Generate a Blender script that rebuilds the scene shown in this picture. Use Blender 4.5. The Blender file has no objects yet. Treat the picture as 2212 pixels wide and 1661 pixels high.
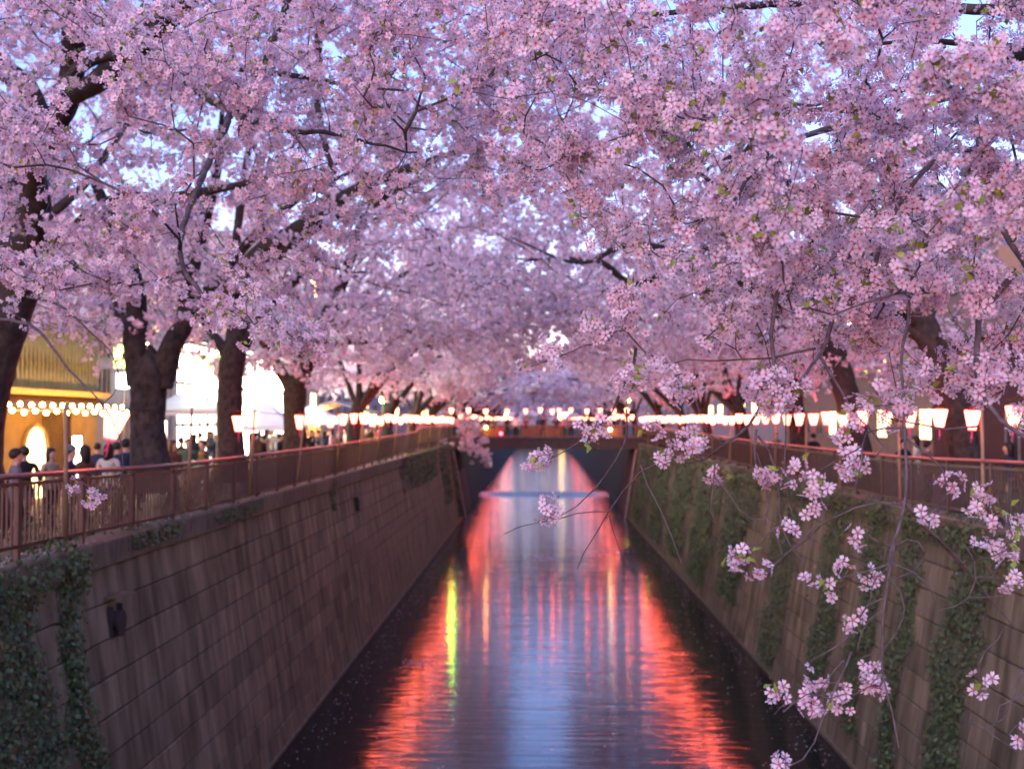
import bpy, bmesh, math, random
import numpy as np
from mathutils import Vector, Matrix

# ------------------------------------------------------------------ camera, sky, light, exposure
scene = bpy.context.scene
COL = scene.collection
RNG = np.random.default_rng(7)
random.seed(7)

FPX = 1155.0                 # focal length in pixels of the 1024 wide picture
EYE = Vector((0.0, 0.0, 1.75))
VPX, VPY = 539.0, 419.0      # where the canal's direction (+Y) meets the picture
cam_d = bpy.data.cameras.new('camera')
cam = bpy.data.objects.new('camera', cam_d); COL.objects.link(cam); scene.camera = cam
cam_d.sensor_fit = 'HORIZONTAL'; cam_d.sensor_width = 36.0; cam_d.lens = 36.0 * FPX / 1024.0
cam_d.clip_start = 0.1; cam_d.clip_end = 3000.0
PITCH = math.atan((VPY - 384.0) / FPX); YAW = math.atan((VPX - 512.0) / FPX)
cam.location = EYE
cam.rotation_euler = (math.radians(90) + PITCH, 0.0, YAW)
cam_d.dof.use_dof = True; cam_d.dof.focus_distance = 5.4; cam_d.dof.aperture_fstop = 2.6
CAMR = cam.rotation_euler.to_matrix()

world = bpy.data.worlds.new('World'); scene.world = world; world.use_nodes = True
wn = world.node_tree.nodes; wl = world.node_tree.links; wn.clear()
sky = wn.new('ShaderNodeTexSky'); sky.sky_type = 'NISHITA'; sky.sun_disc = False
SUN_EL, SUN_ROT = math.radians(3.0), math.radians(200.0)
sky.sun_elevation = SUN_EL; sky.sun_rotation = SUN_ROT
sky.air_density = 1.0; sky.dust_density = 0.25; sky.ozone_density = 3.0
tint = wn.new('ShaderNodeMixRGB'); tint.blend_type = 'MULTIPLY'; tint.inputs[0].default_value = 1.0
tint.inputs[2].default_value = (1.2, 0.77, 1.05, 1)     # the lavender cast of the dusk
bg = wn.new('ShaderNodeBackground'); bg.inputs[1].default_value = 0.15
wo = wn.new('ShaderNodeOutputWorld')
wl.new(sky.outputs[0], tint.inputs[1]); wl.new(tint.outputs[0], bg.inputs[0]); wl.new(bg.outputs[0], wo.inputs[0])

sun_d = bpy.data.lights.new('sun', 'SUN'); sun_d.energy = 0.235; sun_d.angle = math.radians(50); sun_d.color = (0.95, 0.9, 1.0)
sun = bpy.data.objects.new('sun', sun_d); COL.objects.link(sun)
sun.rotation_euler = (math.radians(52), 0, math.radians(-18))   # afterglow from behind the camera

scene.view_settings.view_transform = 'Standard'; scene.view_settings.look = 'None'
scene.view_settings.exposure = 2.93; scene.view_settings.gamma = 1.0
scene.render.engine = 'CYCLES'
cy = scene.cycles
cy.use_denoising = True
cy.max_bounces = 5; cy.diffuse_bounces = 2; cy.glossy_bounces = 3; cy.transmission_bounces = 3; cy.transparent_max_bounces = 4
cy.caustics_reflective = False; cy.caustics_refractive = False
cy.sample_clamp_indirect = 2.0; cy.use_light_tree = True

WATER = -5.4
STREET = -0.45

# ------------------------------------------------------------------ helpers
def U(px, py, D):
    """point at canal distance D seen at pixel (px,py) of a 1024x768 picture"""
    d = CAMR @ Vector(((px - 512.0) / FPX, (384.0 - py) / FPX, -1.0))
    return EYE + d * (D / d.y)
def disp(x, y): return (x * 0.46293, y * 0.46293)      # from the 2212 px wide view of the photograph
def UD(x, y, D): return U(*disp(x, y), D)

MATS = {}
def nt(m):
    m.use_nodes = True; t = m.node_tree; t.nodes.clear()
    o = t.nodes.new('ShaderNodeOutputMaterial'); return t, o
def mat(name, col, rough=0.7, var=0.15, scale=6.0, bump=0.0, metal=0.0, objvar=0.0, stretch=None, col2=None, spec=0.3):
    if name in MATS: return MATS[name]
    m = bpy.data.materials.new(name); t, o = nt(m); N, L = t.nodes, t.links
    p = N.new('ShaderNodeBsdfPrincipled'); L.new(p.outputs[0], o.inputs[0])
    p.inputs['Roughness'].default_value = rough; p.inputs['Metallic'].default_value = metal
    p.inputs['Specular IOR Level'].default_value = spec
    geo = N.new('ShaderNodeNewGeometry'); mp = N.new('ShaderNodeMapping')
    mp.inputs['Scale'].default_value = stretch or (1, 1, 1)
    L.new(geo.outputs['Position'], mp.inputs[0])
    nz = N.new('ShaderNodeTexNoise'); nz.inputs['Scale'].default_value = scale; nz.inputs['Detail'].default_value = 5
    L.new(mp.outputs[0], nz.inputs['Vector'])
    rp = N.new('ShaderNodeValToRGB'); rp.color_ramp.elements[0].position = 0.3; rp.color_ramp.elements[1].position = 0.7
    a = [max(0, c * (1 - var)) for c in col]; b = list(col2) if col2 else [min(1, c * (1 + var)) for c in col]
    rp.color_ramp.elements[0].color = (*a, 1); rp.color_ramp.elements[1].color = (*b, 1)
    L.new(nz.outputs[0], rp.inputs[0]); src = rp.outputs[0]
    if objvar:
        oi = N.new('ShaderNodeObjectInfo'); mr = N.new('ShaderNodeMapRange')
        mr.inputs[3].default_value = 1 - objvar; mr.inputs[4].default_value = 1 + objvar
        L.new(oi.outputs['Random'], mr.inputs[0])
        hs = N.new('ShaderNodeHueSaturation'); L.new(mr.outputs[0], hs.inputs['Value']); L.new(src, hs.inputs['Color']); src = hs.outputs[0]
    L.new(src, p.inputs['Base Color'])
    if bump:
        bp = N.new('ShaderNodeBump'); bp.inputs['Strength'].default_value = bump; bp.inputs['Distance'].default_value = 0.02
        L.new(nz.outputs[0], bp.inputs['Height']); L.new(bp.outputs[0], p.inputs['Normal'])
    MATS[name] = m; return m
def emit(name, col, strength, base=(0.8, 0.8, 0.8), vary=0.0):
    if name in MATS: return MATS[name]
    strength = strength / 3.0        # lamps as dim as the dusk, the exposure lifts both
    m = bpy.data.materials.new(name); t, o = nt(m); N, L = t.nodes, t.links
    p = N.new('ShaderNodeBsdfPrincipled'); p.inputs['Base Color'].default_value = (*base, 1)
    p.inputs['Emission Color'].default_value = (*col, 1); p.inputs['Emission Strength'].default_value = strength
    p.inputs['Roughness'].default_value = 0.6; p.inputs['Specular IOR Level'].default_value = 0.1
    if vary:
        oi = N.new('ShaderNodeObjectInfo'); mr = N.new('ShaderNodeMapRange'); mr.inputs[3].default_value = strength * (1 - vary); mr.inputs[4].default_value = strength * (1 + vary)
        L.new(oi.outputs['Random'], mr.inputs[0]); L.new(mr.outputs[0], p.inputs['Emission Strength'])
    L.new(p.outputs[0], o.inputs[0]); MATS[name] = m; return m

def tag(o, label=None, cat=None, group=None, kind=None):
    if label: o['label'] = label
    if cat: o['category'] = cat
    if group: o['group'] = group
    if kind: o['kind'] = kind
    return o
def empty(name, loc=(0, 0, 0), rz=0.0):
    e = bpy.data.objects.new(name, None); COL.objects.link(e); e.location = loc; e.rotation_euler = (0, 0, rz); return e
def link(name, me, parent=None, loc=None):
    o = bpy.data.objects.new(name, me); COL.objects.link(o)
    if parent is not None: o.parent = parent
    if loc is not None: o.location = loc
    return o

class MB:
    """collects plain geometry; build() links it as one mesh object"""
    def __init__(s): s.v = []; s.f = []; s.m = []
    def quad(s, *pts, mi=0):
        n = len(s.v); s.v += [tuple(p) for p in pts]; s.f.append(tuple(range(n, n + len(pts)))); s.m.append(mi)
    def box(s, x0, x1, y0, y1, z0, z1, mi=0):
        n = len(s.v)
        s.v += [(x0, y0, z0), (x1, y0, z0), (x1, y1, z0), (x0, y1, z0), (x0, y0, z1), (x1, y0, z1), (x1, y1, z1), (x0, y1, z1)]
        for f in ((0, 3, 2, 1), (4, 5, 6, 7), (0, 1, 5, 4), (1, 2, 6, 5), (2, 3, 7, 6), (3, 0, 4, 7)):
            s.f.append(tuple(n + i for i in f)); s.m.append(mi)
        return s
    def tube(s, pts, rad, sides=8, mi=0, cap=True):
        pts = [Vector(p) for p in pts]; k = len(pts)
        if not hasattr(rad, '__len__'): rad = [rad] * k
        n0 = len(s.v); nrm = None
        for i, p in enumerate(pts):
            d = (pts[min(i + 1, k - 1)] - pts[max(i - 1, 0)])
            d = d.normalized() if d.length > 1e-9 else Vector((0, 0, 1))
            if nrm is None:
                nrm = d.cross(Vector((0.31, 0.27, 0.91)));
                if nrm.length < 1e-3: nrm = d.cross(Vector((1, 0, 0)))
            nrm = (nrm - d * nrm.dot(d))
            nrm = nrm.normalized() if nrm.length > 1e-6 else d.orthogonal().normalized()
            b = d.cross(nrm)
            for j in range(sides):
                a = 2 * math.pi * j / sides
                s.v.append(tuple(p + (nrm * math.cos(a) + b * math.sin(a)) * rad[i]))
        for i in range(k - 1):
            for j in range(sides):
                a = n0 + i * sides + j; b2 = n0 + i * sides + (j + 1) % sides
                s.f.append((a, b2, b2 + sides, a + sides)); s.m.append(mi)
        if cap:
            s.f.append(tuple(n0 + j for j in reversed(range(sides)))); s.m.append(mi)
            s.f.append(tuple(n0 + (k - 1) * sides + j for j in range(sides))); s.m.append(mi)
        return s
    def prism(s, poly, h0, h1, axis='x', mi=0):
        """extrude a 2D polygon along an axis"""
        def P(a, b, h): return {'x': (h, a, b), 'y': (a, h, b), 'z': (a, b, h)}[axis]
        n = len(s.v); k = len(poly)
        s.v += [P(a, b, h0) for a, b in poly] + [P(a, b, h1) for a, b in poly]
        s.f.append(tuple(n + i for i in range(k))); s.m.append(mi)
        s.f.append(tuple(n + k + i for i in reversed(range(k)))); s.m.append(mi)
        for i in range(k):
            j = (i + 1) % k; s.f.append((n + i, n + k + i, n + k + j, n + j)); s.m.append(mi)
        return s
    def mesh(s, name, mats, smooth=False, fix=True):
        me = bpy.data.meshes.new(name); me.from_pydata(s.v, [], s.f)
        for m in (mats if isinstance(mats, (list, tuple)) else [mats]): me.materials.append(m)
        me.polygons.foreach_set('material_index', s.m)
        if fix:
            bm = bmesh.new(); bm.from_mesh(me); bmesh.ops.recalc_face_normals(bm, faces=bm.faces); bm.to_mesh(me); bm.free()
        if smooth: me.polygons.foreach_set('use_smooth', [True] * len(me.polygons))
        me.update(); return me
    def build(s, name, mats, parent=None, smooth=False, loc=None, fix=True):
        return link(name, s.mesh(name, mats, smooth, fix), parent, loc)
def bevel(me, w, seg=1):
    bm = bmesh.new(); bm.from_mesh(me)
    bmesh.ops.bevel(bm, geom=bm.edges[:], offset=w, segments=seg, affect='EDGES', clamp_overlap=True)
    bm.to_mesh(me); bm.free(); return me
def npmesh(name, v, tris, mats, mi=None, attrs=None, smooth=False):
    me = bpy.data.meshes.new(name)
    v = np.ascontiguousarray(v, dtype=np.float32); tris = np.ascontiguousarray(tris, dtype=np.int32)
    k = tris.shape[1]; nf = len(tris)
    me.vertices.add(len(v)); me.vertices.foreach_set('co', v.ravel())
    me.loops.add(nf * k); me.loops.foreach_set('vertex_index', tris.ravel())
    me.polygons.add(nf); me.polygons.foreach_set('loop_start', np.arange(0, nf * k, k, dtype=np.int32))
    for m in mats: me.materials.append(m)
    if mi is not None: me.polygons.foreach_set('material_index', np.ascontiguousarray(mi, dtype=np.int32))
    for an, av in (attrs or {}).items():
        a = me.attributes.new(an, 'FLOAT', 'POINT'); a.data.foreach_set('value', np.ascontiguousarray(av, dtype=np.float32))
    if smooth: me.polygons.foreach_set('use_smooth', np.ones(nf, dtype=bool))
    me.update(calc_edges=True); return me
def catmull(pts, step):
    """pts rows of (x,y,z,r): smooth resampled rows"""
    P = np.array(pts, float); P = np.vstack([2 * P[0] - P[1], P, 2 * P[-1] - P[-2]]); out = []
    for i in range(1, len(P) - 2):
        n = max(1, int(np.linalg.norm(P[i + 1, :3] - P[i, :3]) / step))
        for k in range(n):
            t = k / n
            out.append(0.5 * ((2 * P[i]) + (P[i + 1] - P[i - 1]) * t + (2 * P[i - 1] - 5 * P[i] + 4 * P[i + 1] - P[i + 2]) * t * t
                              + (-P[i - 1] + 3 * P[i] - 3 * P[i + 1] + P[i + 2]) * t ** 3))
    out.append(P[-2]); out = np.array(out); out[:, 3] = np.maximum(out[:, 3], 0.002); return out
ORD = ('first second third fourth fifth sixth seventh eighth ninth tenth eleventh twelfth thirteenth fourteenth fifteenth sixteenth seventeenth eighteenth nineteenth twentieth '
       'twenty-first twenty-second twenty-third twenty-fourth twenty-fifth twenty-sixth twenty-seventh twenty-eighth twenty-ninth thirtieth thirty-first thirty-second thirty-third '
       'thirty-fourth thirty-fifth thirty-sixth thirty-seventh thirty-eighth thirty-ninth fortieth forty-first forty-second forty-third forty-fourth forty-fifth').split()

# ------------------------------------------------------------------ materials
M_conc = mat('old_concrete', (0.155, 0.112, 0.055), 0.85, 0.45, 1.6, 0.4, objvar=0.22, stretch=(1.9, 1.9, 0.25), col2=(0.27, 0.205, 0.125))
M_core = mat('joint_mortar', (0.06, 0.05, 0.04), 0.9, 0.2, 5)
M_cope = mat('coping_concrete', (0.16, 0.125, 0.08), 0.85, 0.3, 2.5, 0.4, objvar=0.12, stretch=(2, 2, 0.6))
M_rust = mat('brown_painted_steel', (0.055, 0.026, 0.024), 0.42, 0.2, 9, 0.05, spec=0.5)
M_rail = mat('brown_rail_paint', (0.15, 0.06, 0.055), 0.35, 0.15, 9, 0.03, spec=0.6)
M_bark = mat('cherry_bark', (0.026, 0.022, 0.02), 0.9, 0.45, 9, .9, stretch=(1, 1, .75), col2=(0.06, 0.05, 0.045))
M_twig = mat('twig_bark', (0.07, 0.055, 0.06), 0.75, 0.3, 30, 0.3, col2=(0.14, 0.11, 0.12))
M_pole = mat('weathered_pole', (0.30, 0.20, 0.13), 0.7, 0.25, 14, 0.2, objvar=0.15, stretch=(1, 1, 0.15))
M_asph = mat('street_paving', (0.055, 0.05, 0.05), 0.8, 0.2, 3, 0.2)
M_soil = mat('planting_soil', (0.06, 0.045, 0.035), 0.9, 0.3, 6, 0.6)
M_rope = mat('dark_rope', (0.05, 0.02, 0.02), 0.8, 0.2, 20)
M_ivy = mat('ivy_leaf', (0.045, 0.075, 0.025), 0.5, 0.55, 9, col2=(0.11, 0.16, 0.055), spec=0.4)
M_bush = mat('shrub_leaf', (0.055, 0.09, 0.025), 0.5, 0.5, 9, col2=(0.10, 0.15, 0.05), spec=0.4)
M_leaf = mat('young_leaf', (0.16, 0.24, 0.03), 0.5, 0.4, 20, col2=(0.30, 0.38, 0.07))
M_calyx = mat('red_calyx', (0.20, 0.05, 0.04), 0.7, 0.4, 30, col2=(0.24, 0.13, 0.05))

def petal_material():
    m = bpy.data.materials.new('cherry_petal'); t, o = nt(m); N, L = t.nodes, t.links
    at = N.new('ShaderNodeAttribute'); at.attribute_name = 'rad'; at2 = N.new('ShaderNodeAttribute'); at2.attribute_name = 'tint'
    rp = N.new('ShaderNodeValToRGB'); e = rp.color_ramp.elements
    e[0].position = 0.0; e[0].color = (0.50, 0.13, 0.22, 1); e[1].position = 1.0; e[1].color = (0.90, 0.84, 0.90, 1)
    k = e.new(0.28); k.color = (0.80, 0.55, 0.66, 1); k = e.new(0.5); k.color = (0.88, 0.79, 0.86, 1)
    L.new(at.outputs['Fac'], rp.inputs[0])
    r2 = N.new('ShaderNodeValToRGB'); r2.color_ramp.elements[0].color = (0.94, 0.77, 0.85, 1); r2.color_ramp.elements[1].color = (1, 1, 1, 1)
    L.new(at2.outputs['Fac'], r2.inputs[0])
    mx = N.new('ShaderNodeMixRGB'); mx.blend_type = 'MULTIPLY'; mx.inputs[0].default_value = 1
    L.new(rp.outputs[0], mx.inputs[1]); L.new(r2.outputs[0], mx.inputs[2])
    d = N.new('ShaderNodeBsdfDiffuse'); tr = N.new('ShaderNodeBsdfTranslucent'); ms = N.new('ShaderNodeMixShader'); ms.inputs[0].default_value = 0.42
    L.new(mx.outputs[0], d.inputs[0]); L.new(mx.outputs[0], tr.inputs[0]); L.new(d.outputs[0], ms.inputs[1]); L.new(tr.outputs[0], ms.inputs[2])
    L.new(ms.outputs[0], o.inputs[0]); return m
M_petal = petal_material()

def water_material():
    m = bpy.data.materials.new('river_water'); t, o = nt(m); N, L = t.nodes, t.links
    p = N.new('ShaderNodeBsdfPrincipled'); p.inputs['Base Color'].default_value = (0.008, 0.009, 0.011, 1)
    p.inputs['Roughness'].default_value = 0.085; p.inputs['IOR'].default_value = 1.33; p.inputs['Specular IOR Level'].default_value = 0.5
    geo = N.new('ShaderNodeNewGeometry')
    def nz(sc, det, dist=0.0):
        mp = N.new('ShaderNodeMapping'); mp.inputs['Scale'].default_value = sc; L.new(geo.outputs['Position'], mp.inputs[0])
        n = N.new('ShaderNodeTexNoise'); n.inputs['Scale'].default_value = 1.0; n.inputs['Detail'].default_value = det; n.inputs['Distortion'].default_value = dist
        L.new(mp.outputs[0], n.inputs['Vector']); return n.outputs[0]
    a = nz((0.34, 4.6, 1), 3, 0.35); b = nz((0.10, 0.7, 1), 2)
    ad = N.new('ShaderNodeMath'); ad.operation = 'MULTIPLY_ADD'; ad.inputs[1].default_value = 1.2; L.new(b, ad.inputs[0]); L.new(a, ad.inputs[2])
    bp = N.new('ShaderNodeBump'); bp.inputs['Strength'].default_value = 1.0; bp.inputs['Distance'].default_value = 0.015
    L.new(ad.outputs[0], bp.inputs['Height']); L.new(bp.outputs[0], p.inputs['Normal'])
    L.new(p.outputs[0], o.inputs[0]); return m
M_water = water_material()

# ------------------------------------------------------------------ ground, water
XL, XR = -6.2, 7.2                     # coping edges left and right
XLB, XRB = -5.56, 6.47                 # wall foot at the water
def sheet(name, x0, x1, y0, y1, z, m):
    b = MB(); b.quad((x0, y0, z), (x1, y0, z), (x1, y1, z), (x0, y1, z)); o = b.build(name, m); tag(o, kind='structure'); return o
tag(sheet('river_water', -8, 9, -25, 900, WATER, M_water), 'dark river water between the canal walls', None)
for nm, x0, x1 in (('street_pavement', -1200, -7.9), ('street_pavement', 9.0, 1200)):
    sheet(nm, x0, x1, -60, 1500, STREET, M_asph)
for nm, x0, x1 in (('planting_ground', -7.9, XL - 0.55), ('planting_ground', XR + 0.55, 9.0)):
    b = MB(); b.box(x0, x1, -40, 900, STREET - 0.5, STREET + 0.16); tag(b.build(nm, M_soil), kind='structure')

# fence top heights follow the street, which climbs to the bridges
def interp(tab, y): return float(np.interp(y, [a for a, _ in tab], [b for _, b in tab]))
RAIL_L = ((0, 1.2), (13.6, 1.07), (20, 0.95), (36, 0.94), (50, 1.04), (59.5, 1.10), (61, 1.30), (90, 1.36))
RAIL_R = ((0, 1.25), (17, 1.10), (23.5, 0.98), (40, 1.0), (60, 1.14), (84, 1.25))

def canal_wall(side):
    s = -1 if side == 'left' else 1
    Xc, Xb = (XL, XLB) if s < 0 else (XR, XRB)
    root = empty('canal_wall', (Xc, 15, WATER))
    tag(root, 'battered concrete block canal wall below the brown fence on the %s bank' % side, 'canal wall')
    inv = Matrix.Translation((-Xc, -15, -WATER))
    zt = -0.38; Xt = Xc + s * 0.10                         # top of the blocks, under the coping
    tilt = math.atan2(abs(Xt - Xb), zt - WATER); H = math.hypot(Xt - Xb, zt - WATER)
    # core behind the blocks
    b = MB(); back = s * 0.014
    poly = [(Xb + back, WATER - 0.6), (Xt + back, zt), (Xc + s * 0.9, zt), (Xc + s * 0.9, WATER - 0.6)]
    b.prism(poly, -25, 900, 'y'); o = b.build('wall_core', M_core, root); o.matrix_parent_inverse = inv
    # blocks
    y0, y1 = (12.0, 38.5) if s < 0 else (15.0, 41.5)
    courses = 10; ch = H / courses; bl = 0.92
    bx = MB(); bx.box(0, 0.12, 0, bl - 0.014, 0, ch - 0.013); base = bevel(bx.mesh('block', M_conc), 0.012)
    bx = MB(); bx.box(0, 0.125, 0, bl - 0.016, 0, ch - 0.016); base2 = bevel(bx.mesh('block', M_conc), 0.02)
    rnd = random.Random(3)
    dx = (Xt - Xb) / H; dz = (zt - WATER) / H
    for c in range(courses):
        y = y0 + (0.46 if c % 2 else 0.0)
        while y < y1:
            k = ch * c
            o = link('block', base if rnd.random() < 0.6 else base2, root)
            ax = Vector((-s * dz, 0, dx * s)) ; up = Vector((dx, 0, dz))
            m = Matrix(((ax.x, 0, up.x, Xb + dx * k), (0, 1, 0, y), (ax.z, 0, up.z, WATER + dz * k), (0, 0, 0, 1)))
            m = m @ Matrix.Translation((-0.105 + rnd.uniform(-0.006, 0.012), 0, 0.01))
            o.matrix_parent_inverse = inv; o.matrix_basis = m
            y += bl
    # beyond the blocks the courses are long runs
    bb = MB()
    ya, yb = y1, 84.0
    for c in range(courses):
        k0, k1 = ch * c + 0.012, ch * (c + 1) - 0.012
        y = ya + (0.7 if c % 2 else 0)
        while y < yb:
            ye = min(y + 2.3, yb)
            f = -s * (0.012 + rnd.uniform(0, 0.01))
            q = [(Xb + dx * k0 + f, y, WATER + dz * k0), (Xb + dx * k0 + f, ye - 0.02, WATER + dz * k0), (Xb + dx * k1 + f, ye - 0.02, WATER + dz * k1), (Xb + dx * k1 + f, y, WATER + dz * k1)]
            r = [(p[0] + s * 0.1, p[1], p[2]) for p in q]
            n = len(bb.v); bb.v += q + r
            for fc in ((0, 1, 2, 3), (0, 4, 5, 1), (1, 5, 6, 2), (2, 6, 7, 3), (3, 7, 4, 0)): bb.f.append(tuple(n + i for i in fc)); bb.m.append(0)
            y = ye
    o = bb.build('block_courses', M_conc, root); o.matrix_parent_inverse = inv; o['kind'] = 'stuff'
    # further on behind the bridge
    b = MB(); b.prism([(Xc + s * .2, WATER - 0.5), (Xc + s * .35, 0.0), (Xc + s * 1.2, 0.0), (Xc + s * 1.2, WATER - 0.5)], 94.2, 326, 'y')
    o = b.build('far_wall', mat('mossy_wall', (.10, .095, .045), .9, .5, 2, .5, stretch=(1, 1, .4), col2=(.17, .16, .09)), root); o.matrix_parent_inverse = inv
    # coping beams
    cb = MB(); cb.prism([(0, 0), (0, -0.36), (0.07, -0.379), (0.56, -0.379), (0.56, 0.0), (0.03, 0.02)], 0, 3.965, 'y')
    cm = bevel(cb.mesh('coping', M_cope), 0.012)
    y = 4.0
    while y < 84:
        o = link('coping_beam', cm, root); o.matrix_parent_inverse = inv
        o.location = (Xc, y, 0.0); o.scale = (s, 1, 1)
        o.location.z += rnd.uniform(-0.006, 0.006); y += 4.0
    # a wet foot at the waterline
    b = MB(); b.box(*(sorted((Xb - s * 0.07, Xb + s * 0.2))), 8, 84, WATER - 0.4, WATER + 0.07)
    o = b.build('footing', M_cope, root); o.matrix_parent_inverse = inv
    return root
canal_wall('left'); canal_wall('right')
b = MB(); b.prism([(107.5, WATER - .5), (107.5, WATER - .02), (110.2, WATER + .27), (110.8, WATER + .28), (110.8, WATER - .5)], -6.4, 7.4, 'x'); tag(b.build('weir', mat('wet_weir_concrete', (.08, .075, .07), .25, .3, 3, .2)), 'low concrete weir across the river beyond the bridge', None, None, 'structure')
tag(sheet('upper_river_water', -8, 9, 110.5, 330, WATER + .26, M_water), 'higher river water upstream of the weir')
b = MB(); b.box(-9, 10, 322, 900, WATER - .5, STREET + .1); tag(b.build('river_bend_ground', MATS['mossy_wall']), kind='structure')

def fence(side):
    s = -1 if side == 'left' else 1
    X = (XL if s < 0 else XR) + s * 0.17
    tab = RAIL_L if s < 0 else RAIL_R
    ys, ye = (9.0, 84.0) if s < 0 else (12.0, 83.0)
    root = empty('railing_fence', (X, ys, 0))
    tag(root, 'brown steel bar fence with rounded top rail along the %s canal wall' % side, 'fence')
    inv = Matrix.Translation((-X, -ys, 0))
    yy = sorted(set(list(np.arange(ys, ye + .1, 2.0)) + [59.5, 61.0])); yy = [float(y) for y in yy if y <= ye]
    b = MB(); b.tube([(X, y, interp(tab, y)) for y in yy], 0.036, 10); o = b.build('top_rail', M_rail, root, True); o.matrix_parent_inverse = inv
    for dzz, nm in ((-0.10, 'upper_bar'), (-0.86, 'bottom_bar')):
        b = MB()
        for a, c in zip(yy[:-1], yy[1:]):
            za, zc = interp(tab, a) + dzz, interp(tab, c) + dzz; n = len(b.v)
            for (yv, zv) in ((a, za), (c, zc)): b.v += [(X - .018, yv, zv - .022), (X + .018, yv, zv - .022), (X + .018, yv, zv + .022), (X - .018, yv, zv + .022)]
            for i in range(4): b.f.append((n + i, n + (i + 1) % 4, n + 4 + (i + 1) % 4, n + 4 + i)); b.m.append(0)
        o = b.build(nm, M_rust, root); o.matrix_parent_inverse = inv
    pm = MB(); pm.box(-.035, .035, -.035, .035, -1.02, -0.02); pm.box(-.07, .07, -.07, .07, -1.03, -1.005); pm = bevel(pm.mesh('post', M_rust), .006)
    for y in np.arange(ys + 1, ye, 2.0):
        o = link('post', pm, root); o.matrix_parent_inverse = inv; o.location = (X, y, interp(tab, y))
        o.location.z = interp(tab, y); o.scale.z = (interp(tab, y)) / 1.03 if interp(tab, y) > 0 else 1
    bm_ = MB(); bm_.box(-.011, .011, -.011, .011, -0.85, -0.11); bm_ = bm_.mesh('baluster', M_rust)
    near = ys + 21 if s < 0 else ys + 22
    far = MB(); k = 0
    y = ys + 0.1
    while y < ye:
        if abs(((y - ys - 1) % 2.0)) > 0.05:
            z = interp(tab, y)
            if y < near:
                o = link('baluster', bm_, root); o.matrix_parent_inverse = inv; o.location = (X, y, z)
            else: far.box(X - .011, X + .011, y - .011, y + .011, z - .85, z - .11)
        y += 0.125
    o = far.build('far_balusters', M_rust, root); o.matrix_parent_inverse = inv; o['kind'] = 'stuff'
fence('left'); fence('right')

# ------------------------------------------------------------------ the bridge across the canal
M_gird = mat('bridge_girder_paint', (0.07, 0.045, 0.045), 0.6, 0.2, 3)
M_orange = mat('bridge_orange_rail', (0.26, 0.08, 0.05), 0.5, 0.2, 4)
M_abut = mat('abutment_brown', (0.16, 0.075, 0.06), 0.7, 0.3, 2, 0.2, stretch=(2, 2, .4))
BY = 87.0
br = empty('foot_bridge', (0.5, BY, -0.46)); tag(br, 'dark girder bridge with orange railings crossing the canal', 'bridge')
binv = Matrix.Translation((-0.5, -BY, 0.46))
def bpart(name, mb, m):
    o = mb.build(name, m, br); o.matrix_parent_inverse = binv; return o
b = MB(); b.box(-9, 10, BY, BY + 0.3, -0.40, 0.30); b.box(-9, 10, BY - .06, BY + .36, -0.46, -0.395); b.box(-9, 10, BY - .06, BY + .36, 0.295, 0.36); bpart('girder', b, M_gird)
b = MB(); b.box(-9, 10, BY + 6, BY + 6.3, -0.46, 0.30); bpart('girder', b, M_gird)
b = MB(); b.box(-9, 10, BY + .36, BY + 5.9, -0.1, 0.31); bpart('deck', b, M_asph)
for x in (-4.5, -1.5, 1.5, 4.5):
    b = MB(); b.box(x - .06, x + .06, BY - .05, BY - .002, -0.39, 0.29); bpart('stiffener', b, M_gird)
for yy in (BY + 0.2, BY + 6.1):
    b = MB(); b.box(-9, 10, yy - .05, yy + .05, 1.22, 1.31); bpart('top_rail', b, M_orange)
    b = MB(); b.box(-9, 10, yy - .03, yy + .03, 0.45, 0.50); bpart('bottom_rail', b, M_orange)
    for x in np.arange(-8.75, 10, 1.5):
        b = MB(); b.box(x - .05, x + .05, yy - .045, yy + .045, 0.36, 1.215); bpart('post', b, M_orange)
    for i, x in enumerate(np.arange(-8.0, 9.2, 1.5)):
        if i % 3 != 1:
            b = MB(); b.box(x - .62, x + .62, yy - .012, yy + .012, 0.52, 1.12); bpart('panel', b, M_orange)
for s, Xb, Xt in ((-1, XLB, -6.55), (1, XRB, 7.35)):
    b = MB(); b.prism([(Xb - s * .10, WATER - .4), (Xb - s * .10 + s * .05, WATER + .5), (Xt - s * .12, -0.47), (Xt + s * 2.2, -0.47), (Xt + s * 2.2, WATER - .4)], 84.6, BY + 7, 'y'); bpart('abutment', b, M_abut)
    b = MB(); b.tube([(Xb - s * .17, 84.5, WATER), (Xt - s * .25, 84.5, -0.5)], .09, 10); bpart('drain_pipe', b, mat('grey_pipe', (0.30, 0.25, 0.26), .5))

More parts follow.
